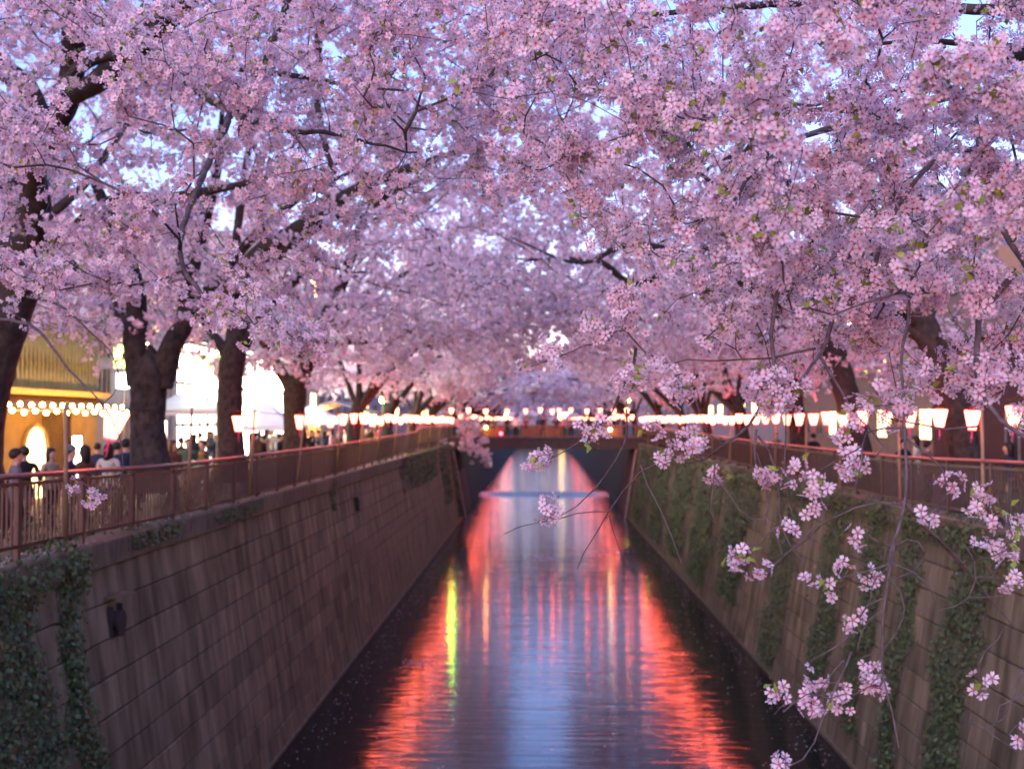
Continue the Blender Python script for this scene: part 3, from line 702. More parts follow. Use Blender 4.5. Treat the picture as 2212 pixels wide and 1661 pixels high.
def person(x, y, rz, pose, top, bot, label, z=STREET, hair=0, h=1.0, cap=None, brown=False, group='people strolling by the canal'):
    e = empty('person', (x, y, z), rz); e.scale = (h, h, h); tag(e, label, 'person', group)
    b = link('body', PM[pose], e)
    for i, m in enumerate((MATS['skin'], cloth(top), cloth(bot))): b.material_slots[i].link = 'OBJECT'; b.material_slots[i].material = m
    hh = link('hair', HM[hair], e)
    if brown: hh.material_slots[0].link = 'OBJECT'; hh.material_slots[0].material = M_brownhair
    if cap:
        bm = bmesh.new(); bmesh.ops.create_uvsphere(bm, u_segments=12, v_segments=8, radius=.118)
        bmesh.ops.delete(bm, geom=[q for q in bm.verts if q.co.z < -.02], context='VERTS'); me = bpy.data.meshes.new('cap'); bm.to_mesh(me); bm.free()
        me.materials.append(cloth(cap)); me.polygons.foreach_set('use_smooth', [True] * len(me.polygons)); link('knit_cap', me, e, (0, .005, 1.645))
    return e
def pl(px, X): return X * FPX / (px - VPX)          # distance at which street line X is seen at px
def pp(px, X, *a, **k): return person(X, pl(px, X), *a, **k)
pp(11.5, -8.6, 2.2, 'walk', 'grey', 'black', 'dark-haired person in grey at the left edge behind the fence')
pp(67, -8.4, 1.7, 'stand', 'navy', 'black', 'person in a grey knit cap beside the leaning pole', cap='grey')
pp(81, -8.5, -1.8, 'walk', 'brown', 'black', 'dark-haired person in brown right of the knit cap', hair=1)
pp(106, -8.6, 3.0, 'stand', 'cream', 'navy', 'dark-haired person in a cream top under the tilted lantern', hair=1)
pp(115, -9.0, 2.6, 'stand', 'black', 'grey', 'person in black between the cream top and the suit')
pp(123, -8.5, 3.3, 'stand', 'navy', 'navy', 'short-haired person in a dark suit left of the thick forked trunk', h=1.05)
pp(171, -8.6, 1.4, 'walk', 'brown', 'black', 'brown-haired person right of the thick forked trunk', hair=1, brown=True)
pp(186, -8.9, .4, 'stand', 'green', 'beige', 'person in a green patterned top facing the river', brown=True)
pp(201, -8.8, -.9, 'walk', 'brown', 'navy', 'brown-haired person looking down near the second trunk', brown=True, h=.97)
crowd = [(192, -12.0, 'navy', 'black', 'stand'), (198, -12.3, 'black', 'grey', 'walk'), (209, -12, 'blue', 'white', 'stand'), (215, -11.2, 'navy', 'black', 'phone'), (220, -12.6, 'black', 'navy', 'walk'),
         (250, -11.5, 'grey', 'black', 'walk'), (254, -10.6, 'brown', 'black', 'stand'), (262, -9.6, 'black', 'grey', 'stand'), (270, -11.2, 'cream', 'navy', 'phone'), (276, -11.8, 'grey', 'blue', 'walk'),
         (282, -10.2, 'navy', 'black', 'stand'), (288, -11.0, 'black', 'black', 'walk'), (311, -9.4, 'black', 'grey', 'phone'), (324, -9.0, 'navy', 'black', 'walk'), (331, -9.6, 'pink', 'grey', 'stand'), (338, -9.0, 'brown', 'black', 'stand'),
         (345, -10, 'white', 'navy', 'walk'), (362, -9.4, 'navy', 'black', 'stand'), (371, -9.2, 'black', 'navy', 'phone'), (384, -9.3, 'grey', 'black', 'walk')]
crowd += [(20, -9.4, 'black', 'grey', 'walk'), (47, -9.6, 'beige', 'black', 'stand'), (94, -10.4, 'navy', 'grey', 'walk'), (134, -9.6, 'grey', 'black', 'stand'), (179, -10.6, 'black', 'navy', 'stand'), (225, -9.2, 'black', 'grey', 'walk'), (258, -12.2, 'navy', 'black', 'stand'), (266, -10.4, 'beige', 'grey', 'stand'), (279, -9.0, 'black', 'black', 'stand'), (317, -9.9, 'grey', 'navy', 'stand'), (328, -10.6, 'black', 'black', 'stand'), (351, -9.3, 'brown', 'black', 'walk'), (367, -10, 'black', 'grey', 'stand'), (378, -9.8, 'red', 'black', 'stand'), (391, -9.6, 'black', 'navy', 'walk')]
crowd.sort()
hue = {'phone': 'raising a phone', 'walk': 'walking', 'stand': 'standing'}
for i, (px, X, a, c, po) in enumerate(crowd):
    pp(px, X, lr.uniform(0, 6.2), po, a, c, '%s person from the left in the left street crowd, in %s, %s' % (ORD[i], a, hue[po]), hair=i % 2, h=lr.uniform(.95, 1.05), group='crowd on the left street')
rightp = [(811, 9.6, 'black', 'grey', 'walk'), (839, 9.7, 'navy', 'black', 'stand'), (848, 10.4, 'black', 'navy', 'stand'), (860, 10.0, 'navy', 'black', 'walk'), (900, 9.6, 'black', 'beige', 'walk'), (912, 10.2, 'cream', 'grey', 'walk'), (924, 9.8, 'brown', 'black', 'stand'), (958, 9.6, 'blue', 'black', 'walk'), (967, 10.3, 'black', 'grey', 'phone'), (775, 10, 'grey', 'black', 'walk'), (1003, 9.7, 'navy', 'grey', 'stand'), (745, 9.8, 'black', 'black', 'stand')]
for i, (px, X, a, c, po) in enumerate(sorted(rightp)):
    pp(px, X, lr.uniform(0, 6.2), po, a, c, '%s person from the bridge along the right bank, in %s, %s' % (ORD[i], a, hue[po]), hair=i % 2, h=lr.uniform(.95, 1.05), group='people on the right bank', z=STREET)
bp_ = [(483, 'navy', 'stand'), (493, 'grey', 'phone'), (507, 'black', 'stand'), (516, 'white', 'stand'), (526, 'red', 'phone'), (543, 'black', 'walk'), (556, 'navy', 'phone'), (563, 'pink', 'stand'), (571, 'grey', 'stand'), (590, 'black', 'phone'), (602, 'blue', 'walk')]
for i, (px, a, po) in enumerate(bp_):
    person(U(px, 420, BY + 1.0).x, BY + .75 + lr.uniform(0, 1.2), lr.uniform(-.5, .5), po, a, 'black', '%s person from the left on the bridge, in %s, %s' % (ORD[i], a, hue[po]), z=.31, hair=i % 2, group='people on the bridge')

# ------------------------------------------------------------------ cherry trees
def rotmats(nrm, rng):
    n = nrm / np.maximum(np.linalg.norm(nrm, axis=1, keepdims=True), 1e-6)
    r = rng.normal(size=n.shape); u = np.cross(n, r); u /= np.maximum(np.linalg.norm(u, axis=1, keepdims=True), 1e-6)
    w = np.cross(n, u); return u, w, n
def stamp(T, F, rad, pos, nrm, size, rng):
    u, w, n = rotmats(nrm, rng)
    v = (u[:, None, :] * T[None, :, 0:1] + w[:, None, :] * T[None, :, 1:2] + n[:, None, :] * T[None, :, 2:3]) * size[:, None, None] + pos[:, None, :]
    f = F[None, :, :] + (np.arange(len(pos)) * len(T))[:, None, None]
    tint = np.repeat(rng.random(len(pos)), len(T)); return v.reshape(-1, 3), f.reshape(-1, 3), np.tile(rad, len(pos)), tint
def tmpl_hi():
    T, F, R = [], [], []
    for i in range(5):
        a = 2 * math.pi * i / 5; n = len(T)
        for r, da, z, rad in ((.10, 0, .02, .12), (.62, -.50, .20, .75), (.99, -.25, .28, 1), (.84, 0, .16, 1), (.99, .25, .28, 1), (.62, .50, .20, .75)):
            T.append((r * math.cos(a + da), r * math.sin(a + da), z)); R.append(rad)
        F += [(n, n + 1, n + 2), (n, n + 2, n + 3), (n, n + 3, n + 4), (n, n + 4, n + 5)]
    n = len(T)
    for i in range(5): a = 2 * math.pi * (i + .5) / 5; T.append((.2 * math.cos(a), .2 * math.sin(a), .07)); R.append(0)
    F += [(n, n + 1, n + 2), (n, n + 2, n + 3), (n, n + 3, n + 4)]
    return np.array(T), np.array(F), np.array(R)
def tmpl_mid():
    T, F, R = [(0, 0, .0)], [], [0.0]
    for i in range(5):
        a = 2 * math.pi * i / 5; n = len(T)
        for r, da, rad in ((.7, -.52, .8), (1.0, -.12, 1), (.7, .5, .8)): T.append((r * math.cos(a + da), r * math.sin(a + da), .25 * r * r)); R.append(rad)
        F += [(0, n, n + 1), (0, n + 1, n + 2)]
    return np.array(T), np.array(F), np.array(R)
def tmpl_low():
    T, R, F = [], [], [(0, 1, 2), (0, 2, 3), (0, 3, 4)]
    for i in range(5): a = 2 * math.pi * i / 5; T.append((math.cos(a), math.sin(a), .25 * (i % 2))); R.append((.95, .5, .85, .95, .45)[i])
    return np.array(T), np.array(F), np.array(R)
def tmpl_far():
    return np.array([(-1, -.6, 0), (1, -.7, .1), (.8, .8, 0), (-.7, .9, .2)]), np.array([(0, 1, 2), (0, 2, 3)]), np.array([.75, .85, .8, .9])
T_HI, T_MID, T_LOW, T_FAR = tmpl_hi(), tmpl_mid(), tmpl_low(), tmpl_far()
T_LEAF = (np.array([(0, 0, 0), (.35, .28, .1), (1, 0, -.05), (.35, -.28, .1)]), np.array([(0, 1, 2), (0, 2, 3)]), np.array([0, .5, 1, .5.real]))
T_STEM = (np.array([(0, -.04, 0), (0, .04, 0), (1, 0, 0), (.95, .09, .06), (1.15, 0, -.04), (.95, -.09, .0)]), np.array([(0, 1, 2), (3, 4, 5)]), np.zeros(6))
EYEV = np.array(EYE)

def blossom_mesh(name, C, D, rng, full=1.0, lowz=-9):
    """C: cluster centres, D: their outward direction; blossom detail follows the distance from the camera's bridge"""
    dist = np.linalg.norm(C - EYEV, axis=1); parts = []; mis = []; clt = np.clip(.5 + .3 * np.sin(C[:, 0] * 2.1 + 1) * np.sin(C[:, 1] * 1.7) * np.sin(C[:, 2] * 2.3 + 2) + rng.normal(size=len(C)) * .28, 0, 1)
    for lo, hi, T, nfl, rs, size in ((0, 6.6, T_HI, 11, .056, .0222), (6.6, 13, T_MID, 8, .060, .0262), (13, 30, T_LOW, 8, .07, .0355), (30, 60, T_FAR, 7, .095, .050), (60, 110, T_FAR, 5, .15, .09), (110, 210, T_FAR, 5, .2, .13), (210, 900, T_FAR, 6, .4, .26)):
        sel = np.where((dist >= lo) & (dist < hi))[0]
        if not len(sel): continue
        k = np.maximum(1, rng.poisson(nfl * np.where(C[sel, 2] < lowz, .8, 1.0))); idx = np.repeat(sel, k)
        d = rng.normal(size=(len(idx), 3)); d /= np.linalg.norm(d, axis=1, keepdims=True)
        d = d + .25 * D[idx] + np.array([0, 0, -.25]); d /= np.linalg.norm(d, axis=1, keepdims=True)
        rr = rs * (.35 + .8 * rng.random(len(idx)) ** .7) * np.where(C[idx, 2] < lowz, .75, 1.0)
        p = C[idx] + d * rr[:, None]
        nn = d + rng.normal(size=d.shape) * .45
        v, f, ra, ti = stamp(*T, p, nn, size * (.85 + .3 * rng.random(len(idx))), rng); ti = .3 * ti + np.repeat(.7 * clt[idx], len(T[0])); parts.append((v, f, ra, ti)); mis.append(np.zeros(len(f), int))
        # young leaves and red calyx stalks
        n1 = sel[rng.random(len(sel)) < .42]; n1 = np.repeat(n1, 3)
        if len(n1):
            d = rng.normal(size=(len(n1), 3)) * .8 + D[n1]; p = C[n1] + d * .02
            v, f, ra, ti = stamp(*T_LEAF, p, rng.normal(size=d.shape), np.full(len(n1), .042 if lo < 30 else .06), rng); parts.append((v, f, ra, ti)); mis.append(np.ones(len(f), int))
        n2 = np.repeat(sel[rng.random(len(sel)) < (.8 if lo < 13 else .7)], 6 if lo < 13 else 4 if lo < 30 else 3)
        if len(n2):
            d = rng.normal(size=(len(n2), 3))
            v, f, ra, ti = stamp(*T_STEM, C[n2] + d * .006, rng.normal(size=d.shape), np.full(len(n2), .05 if lo < 30 else .08) * (.8 + .4 * rng.random(len(n2))) * (1 if lo < 13 else 1.6), rng); parts.append((v, f, ra, ti)); mis.append(np.full(len(f), 2))
    off = 0; F = []
    for v, f, _, _ in parts: F.append(f + off); off += len(v)
    return npmesh(name, np.vstack([q[0] for q in parts]), np.vstack(F), [M_petal, M_leaf, M_calyx], np.concatenate(mis), {'rad': np.concatenate([q[2] for q in parts]), 'tint': np.concatenate([q[3] for q in parts])})

class Skeleton:
    def __init__(s, cap=60000): s.p = np.zeros((cap, 3)); s.par = np.full(cap, -1); s.L = np.zeros(cap); s.r = np.zeros(cap); s.n = 0; s.fixed = 0; s.tw = np.zeros(cap, int)
    def add(s, p, par, r=0.0, t=0):
        i = s.n; s.p[i] = p; s.par[i] = par; s.r[i] = r; s.tw[i] = t
        s.L[i] = 0 if par < 0 else s.L[par] + np.linalg.norm(s.p[i] - s.p[par]) * (.25 if r > 0 else 1); s.n += 1; return i
def grow(sk, targets, rng, seg=.22, wob=.05, wL=.28, sag=.06, lowz=-9):
    """joins every target point to the wood by a bent twig; returns the nodes that carry blossoms"""
    bl = []
    base = sk.p[:sk.n]; d0 = np.array([np.min(np.sum((base - t) ** 2, axis=1)) for t in targets])
    for t in np.array(targets)[np.argsort(d0)]:
        P = sk.p[:sk.n]; dd = np.linalg.norm(P - t, axis=1); j = int(np.argmin(dd + wL * sk.L[:sk.n])); d = dd[j]
        if d < .04: continue
        k = max(2, int(d / seg)); p0 = sk.p[j]; pd = p0 - sk.p[sk.par[j]] if sk.par[j] >= 0 else t - p0
        pd = pd / (np.linalg.norm(pd) + 1e-9); td = (t - p0) / d
        c = p0 + (pd * .35 + td * .3) * d * .8 + np.array([0, 0, sag * d]); cur = j
        for q in range(1, k + 1):
            u = q / k; x = (1 - u) ** 2 * p0 + 2 * u * (1 - u) * c + u * u * t
            if q < k: x = x + rng.normal(size=3) * wob * d / k
            cur = sk.add(x, cur, 0.0, 1)
            if q == k or (t[2] > lowz and (q > k * .35 or d < .5)): bl.append(cur)
    return bl
def radii(sk, r0, expo=2.35, cap=.05):
    n = sk.n; acc = np.zeros(n); fix = sk.r[:n] > 0
    kids = np.zeros(n, int)
    for i in range(n - 1, -1, -1):
        a = acc[i] if acc[i] > 0 else r0 ** expo
        if not fix[i]: sk.r[i] = min(cap, a ** (1 / expo))
        p = sk.par[i]
        if p >= 0 and not fix[i]: acc[p] += a
    return sk
def twig_mesh(name, sk, sides, m):
    n = sk.n; P = sk.p[:n]; par = sk.par[:n]; d = np.where((par >= 0)[:, None], P - P[np.maximum(par, 0)], np.array([0, 0, 1.0]))
    d /= np.maximum(np.linalg.norm(d, axis=1, keepdims=True), 1e-9); ref = np.array([.31, .27, .91])
    u = np.cross(d, ref); u /= np.maximum(np.linalg.norm(u, axis=1, keepdims=True), 1e-6); w = np.cross(d, u)
    a = np.arange(sides) * 2 * np.pi / sides
    par0 = np.maximum(par, 0); rr = sk.r[:n].copy()
    ring = P[:, None, :] + (u[:, None, :] * np.cos(a)[None, :, None] + w[:, None, :] * np.sin(a)[None, :, None]) * rr[:, None, None]
    ch = np.where((par >= 0) & (sk.tw[:n] == 1))[0]
    # own start ring at the parent so a thin twig does not inherit a thick parent
    pr = np.minimum(rr[par0[ch]], rr[ch] * 1.35)
    ring0 = P[par0[ch]][:, None, :] + (u[ch][:, None, :] * np.cos(a)[None, :, None] + w[ch][:, None, :] * np.sin(a)[None, :, None]) * pr[:, None, None]
    v = np.vstack([ring.reshape(-1, 3), ring0.reshape(-1, 3)]); j = np.arange(sides); j1 = (j + 1) % sides
    A = n * sides + np.arange(len(ch))[:, None] * sides + j; B = n * sides + np.arange(len(ch))[:, None] * sides + j1
    Cc = ch[:, None] * sides + j1; Dd = ch[:, None] * sides + j
    q = np.stack([A, B, Cc, Dd], axis=2).reshape(-1, 4)
    return npmesh(name, v, q, [m], smooth=True)
def limb_mesh(name, rows_, sides, m, rng, rough=.10):
    R = catmull(rows_, .14 if rows_[0][3] > .06 else .07); n = len(R)
    if rows_[0][3] < .06:
        amp = np.minimum(R[:, 3] * .9, .006); R[1:, :3] += (rng.normal(size=(n - 1, 3)) * .55 + np.stack([np.sin(np.arange(1, n) * 1.7 + q) for q in rng.random(3) * 6], 1) * .6) * amp[1:, None]
    P = R[:, :3]; d = np.gradient(P, axis=0); d /= np.maximum(np.linalg.norm(d, axis=1, keepdims=True), 1e-9)
    ref = np.array([.21, .93, .3]) if abs(d[0, 2]) > .6 else np.array([.31, .27, .91]); u = np.cross(d, ref); u /= np.maximum(np.linalg.norm(u, axis=1, keepdims=True), 1e-6); w = np.cross(d, u); a = np.arange(sides) * 2 * np.pi / sides
    lob = 1 + rough * np.sin(a[None, :] * 3 + np.cumsum(rng.normal(size=n) * .12)[:, None]) * .6 + rough * rng.normal(size=(n, sides)) * .35
    ring = P[:, None, :] + (u[:, None, :] * np.cos(a)[None, :, None] + w[:, None, :] * np.sin(a)[None, :, None]) * (R[:, 3][:, None] * lob)[:, :, None]
    i = np.arange(n - 1)[:, None] * sides; j = np.arange(sides)[None, :]; j1 = (j + 1) % sides
    q = np.stack([i + j, i + j1, i + sides + j1, i + sides + j], axis=2).reshape(-1, 4)
    v = ring.reshape(-1, 3); return npmesh(name, v, q, [m], smooth=True), R

def make_tree(label, trunk, limbs, targets, seed, near=1, r0=.004, full=1.0, sides=4, group='cherry trees along the canal', seg=.22, wob=.05, mult=1, spread=.09, lowz=-9, tm=None):
    rng = np.random.default_rng(seed); base = Vector(trunk[0][:3])
    e = empty('cherry_tree', base); tag(e, label, 'cherry tree', group); inv = Matrix.Translation(-base)
    sk = Skeleton(); mt, R = limb_mesh('trunk', trunk, 14 if near else 9, M_bark, rng)
    o = link('trunk', mt, e); o.matrix_parent_inverse = inv
    cur = -1
    for row in R[::2]: cur = sk.add(row[:3], cur, row[3])
    for lb in limbs:
        ml, R = limb_mesh('limb', lb, 9 if near else 6, M_bark if lb[0][3] > .03 else M_twig, rng, .08); o = link('limb', ml, e); o.matrix_parent_inverse = inv
        j = int(np.argmin(np.linalg.norm(sk.p[:sk.n] - R[0, :3], axis=1))); cur = j
        for row in R[1::2]: cur = sk.add(row[:3], cur, row[3])
    bl = grow(sk, targets, rng, seg, wob, lowz=lowz); radii(sk, r0)
    if sk.n:
        o = link('twigs', twig_mesh('twigs', sk, sides, tm or M_twig), e); o.matrix_parent_inverse = inv; o['kind'] = 'stuff'
    b = np.array(bl); C = sk.p[b]; D = C - sk.p[sk.par[b]]; D /= np.maximum(np.linalg.norm(D, axis=1, keepdims=True), 1e-9)
    C = C + rng.normal(size=C.shape) * .025
    if mult > 1: C = np.vstack([C] + [C + rng.normal(size=C.shape) * spread for _ in range(mult - 1)]); D = np.vstack([D] * mult)
    o = link('crown', blossom_mesh('crown', C, D, rng, full, lowz), e); o.matrix_parent_inverse = inv; o['kind'] = 'stuff'
    return e, len(bl)

def clumped(n, nblob, sampler, sig, rng):
    B = np.array([sampler() for _ in range(nblob)]); i = rng.integers(0, nblob, n); return B[i] + rng.normal(size=(n, 3)) * np.array(sig)

def row_tree(s, Y, seed, label, n=620, reach=7.0, zlo=3.1, slope=.30, extra=(), trunk=None, limbs=None, X0=None, near=1, zhi=10.8):
    """street cherry on bank s (-1 left, 1 right) leaning over the river"""
    rng = np.random.default_rng(seed * 17 + 5); X0 = X0 if X0 is not None else (-7.4 if s < 0 else 8.3); t = -s
    if trunk is None:
        h = rng.uniform(1.9, 2.6); r = rng.uniform(.24, .32)
        trunk = [(X0 - t * .05, Y, STREET - .1, r * 1.45), (X0, Y, STREET + .5, r * 1.08), (X0 + t * .1, Y + rng.uniform(-.1, .1), h * .6, r * .95), (X0 + t * .28, Y + rng.uniform(-.2, .2), h, r * .9), (X0 + t * .4, Y, h + .5, r * .6)]
    F = np.array(trunk[-2][:3]); rt = trunk[-2][3]
    if limbs is None:
        limbs = []
        for k, (dx, dy, zz, rr) in enumerate(((reach * .88, rng.uniform(-1.2, .6), rng.uniform(5.2, 6.4), .62), (reach * .55, rng.uniform(1.6, 3.2), rng.uniform(6.4, 7.6), .5), (reach * .5, rng.uniform(-3.6, -2.0), rng.uniform(6.2, 7.8), .52), (.4, rng.uniform(-.8, .8), 8.3, .5), (-2.2, rng.uniform(-2.0, 2.0), rng.uniform(6.0, 7.2), .45))):
            E = np.array([F[0] + t * dx, F[1] + dy, zz]); m1 = F * .66 + E * .34 + np.array([-t * .18, 0, .45]) + rng.normal(size=3) * .18; m2 = F * .3 + E * .7 + np.array([0, 0, .5]) + rng.normal(size=3) * .25
            A0 = F - np.array([0, 0, .25]); mm = (m1 + m2) / 2 + rng.normal(size=3) * .3; me_ = (m2 + E) / 2 + rng.normal(size=3) * .28
            limbs.append([(*A0, rt * rr), (*m1, rt * rr * .75), (*mm, rt * rr * .6), (*m2, rt * rr * .42), (*me_, rt * rr * .22), (*E, .010)])
    def samp():
        while True:
            u = rng.uniform(-3.2, reach); zl = zlo + (slope * u if u > 0 else -.05 * u); zh = zhi - .06 * (u - 2) ** 2
            y = Y + rng.uniform(-4.6, 4.6); z = rng.uniform(zl, zh) if rng.random() < .75 else zl + abs(rng.normal()) * .5
            if ((u - 1.8) / (reach - 1.4)) ** 2 + ((y - Y) / 5) ** 2 < 1.15: return (X0 + t * u, y, z)
    T = clumped(n, max(40, n // 9), samp, (.55, .55, .38), rng)
    return make_tree(label, trunk, limbs, list(T) + list(extra), seed, near=near, r0=.0045 if near else .008, full=1.0, sides=4 if near else 3, seg=.24 if near else .4, mult=2, spread=.11, tm=M_bark)

# --- traced wood of the trees nearest to the camera's bridge: (x, y) in the 2212 px wide view, distance, radius
def TR(rows_, D=None): return [(*UD(x, y, (D if D else d)), r) for (x, y, d, r) in rows_]
Q0 = STREET
# thick forked trunk, left
tk = TR([(330, 1062, 21.7, .56), (327, 1000, 21.7, .38), (322, 930, 21.7, .33), (322, 850, 21.7, .34), (322, 800, 21.7, .37), (322, 765, 21.7, .22), (322, 745, 21.7, .06)])
lim = [TR([(305, 830, 21.7, .26), (292, 740, 21.6, .22), (296, 660, 21.4, .20), (275, 560, 21.0, .17), (230, 450, 20.6, .12), (190, 360, 20.2, .06)]),
       TR([(345, 830, 21.7, .26), (372, 745, 21.6, .21), (400, 690, 21.5, .18), (410, 600, 21.2, .15), (440, 480, 20.8, .12), (470, 360, 20.2, .08), (480, 240, 19.6, .04)]),
       TR([(400, 700, 21.5, .13), (470, 600, 21.0, .11), (560, 500, 20.4, .08), (660, 420, 19.6, .05), (760, 370, 19, .03)]),
       TR([(292, 720, 21.6, .12), (230, 640, 22.2, .1), (150, 560, 23, .07), (90, 470, 23.5, .04)])]
counts = []
counts.append(row_tree(-1, 21.7, 1, 'thick forked cherry tree beside the tilted lantern on the left bank', n=735, trunk=tk, limbs=lim, X0=-7.4, reach=8.6, slope=.13))
# slender trunk with the long diagonal limb over the river
tk = TR([(505, 1040, 27.6, .50), (502, 985, 27.6, .34), (498, 900, 27.6, .30), (500, 800, 27.6, .31), (512, 745, 27.6, .28), (516, 690, 27.6, .25), (516, 640, 27.6, .22)])
lim = [TR([(500, 790, 27.6, .17), (478, 745, 27.6, .13), (445, 700, 27.7, .1), (420, 640, 27.8, .08), (380, 560, 28, .05)]),
       TR([(516, 680, 27.6, .22), (500, 620, 27.4, .22), (560, 545, 26.6, .20), (640, 495, 25.6, .18), (720, 440, 24.6, .15), (800, 395, 23.6, .12), (900, 358, 22.6, .09), (965, 335, 22, .06), (1060, 300, 21.5, .03)]),
       TR([(516, 640, 27.6, .15), (560, 585, 26.8, .14), (640, 520, 25.8, .11), (720, 470, 25, .08), (830, 420, 24, .05), (930, 380, 23.4, .03)]),
       TR([(530, 745, 27.6, .13), (560, 690, 27.2, .12), (600, 640, 26.8, .11), (650, 590, 26.4, .10), (690, 552, 26.2, .05)]),
       TR([(516, 640, 27.6, .13), (508, 560, 27.6, .12), (520, 440, 27.2, .10), (540, 300, 26.6, .07), (560, 180, 26, .04)])]
counts.append(row_tree(-1, 27.6, 2, 'slender cherry tree with a long diagonal limb reaching over the river', n=735, trunk=tk, limbs=lim, X0=-7.3, reach=8.6, slope=.13))
tk = TR([(640, 1020, 34.7, .52), (638, 960, 34.7, .36), (636, 890, 34.7, .32), (638, 850, 34.7, .36), (640, 810, 34.7, .24)])
lim = [TR([(630, 840, 34.7, .2), (600, 790, 34.6, .17), (570, 740, 34.5, .13), (540, 690, 34.4, .09), (520, 620, 34.2, .05)]),
       TR([(640, 830, 34.7, .16), (644, 760, 34.6, .13), (640, 640, 34.4, .11), (650, 520, 34, .08), (660, 400, 33.6, .05)]),
       TR([(648, 830, 34.7, .25), (672, 760, 34.2, .24), (700, 690, 33.6, .21), (735, 620, 33, .18), (760, 550, 32.4, .15), (790, 470, 31.8, .12), (840, 420, 31, .08), (920, 380, 30, .05)]),
       TR([(690, 710, 33.8, .12), (730, 660, 33.2, .11), (800, 630, 32.6, .09), (900, 580, 31.6, .06), (980, 560, 31, .03)]),
       TR([(672, 770, 34.2, .10), (740, 740, 33.6, .09), (820, 735, 33, .06), (930, 700, 32, .04)])]
counts.append(row_tree(-1, 34.7, 3, 'third cherry tree on the left bank, many stems above its lantern', n=960, trunk=tk, limbs=lim, X0=-7.3, reach=8.6, slope=.13))
hr = np.random.default_rng(8); hang = [(hr.uniform(-6.0, -4.0) + k * .012, hr.uniform(78, 82.5), 1.9 - k * .05 + hr.normal() * .35) for k in range(60)]
LAB_L = ['fourth cherry tree on the left bank before the warm stall', 'fifth cherry tree on the left bank beside the yellow-green lamp', 'sixth cherry tree on the left bank', 'seventh left bank cherry tree, last before the bridge']
for i, Y in enumerate((45.6, 55.5, 66, 77.5)): counts.append(row_tree(-1, Y, 10 + i, LAB_L[i], n=760 - 40 * i, reach=5.6, extra=hang if i == 3 else (), near=1 if Y < 50 else 0))
# right bank: leaning trunks
def lean_right(px0, y0, px1, y1, Y, r, seed, label, n=735):
    b0 = UD(px0, y0, Y); tk = [(b0.x + .12, Y, STREET - .1, r * 1.5), (*b0, r * 1.02)] if b0.z > STREET + .3 else [(*b0, r * 1.4)]
    p1 = UD(px1, y1, Y - .4); mid = (b0 + p1) / 2; tk += [(mid.x + .1, mid.y, mid.z, r * .95), (*p1, r * .85), (p1.x - .3, p1.y - .1, p1.z + .5, r * .6)]
    return row_tree(1, Y, seed, label, n=n, trunk=tk, X0=b0.x, reach=9.4, slope=.13)
counts.append(lean_right(2085, 985, 1995, 700, 23.2, .30, 31, 'thick cherry trunk leaning over the maroon wall on the right bank'))
counts.append(lean_right(1852, 960, 1775, 690, 30.6, .33, 32, 'second leaning cherry trunk on the right bank, tall and dark'))
counts.append(lean_right(1725, 950, 1690, 740, 37.5, .28, 33, 'third leaning cherry trunk on the right bank before the lit windows', n=820))
LAB_R = ['fourth cherry tree on the right bank', 'fifth cherry tree on the right bank', 'sixth cherry tree on the right bank', 'seventh right bank cherry tree, last before the bridge']
for i, Y in enumerate((47, 56.5, 66.5, 78)): counts.append(row_tree(1, Y, 40 + i, LAB_R[i], n=760 - 40 * i, reach=6.2, near=1 if Y < 50 else 0))
# beyond the bridge
for s, nm in ((-1, 'left'), (1, 'right')):
    for i, Y in enumerate((99, 112, 127, 145, 168, 195)):
        counts.append(row_tree(s, Y, 60 + i + (20 if s > 0 else 0), '%s cherry tree beyond the bridge on the %s bank' % (ORD[i], nm), n=300, reach=(7.8, 8, 8.2, 8.6, 9, 9)[i], near=0, zhi=(7.4, 7.6, 7.8, 11, 12.5, 14)[i], slope=.2))

for i, (x, Y) in enumerate(((-6.5, 330), (-.5, 338), (6.0, 332), (12.5, 340))):
    counts.append(row_tree(-1, Y, 90 + i, '%s tree from the left where the river bends far away' % ORD[i], n=300, reach=6.5, near=0, zhi=18, X0=x, zlo=1.2))

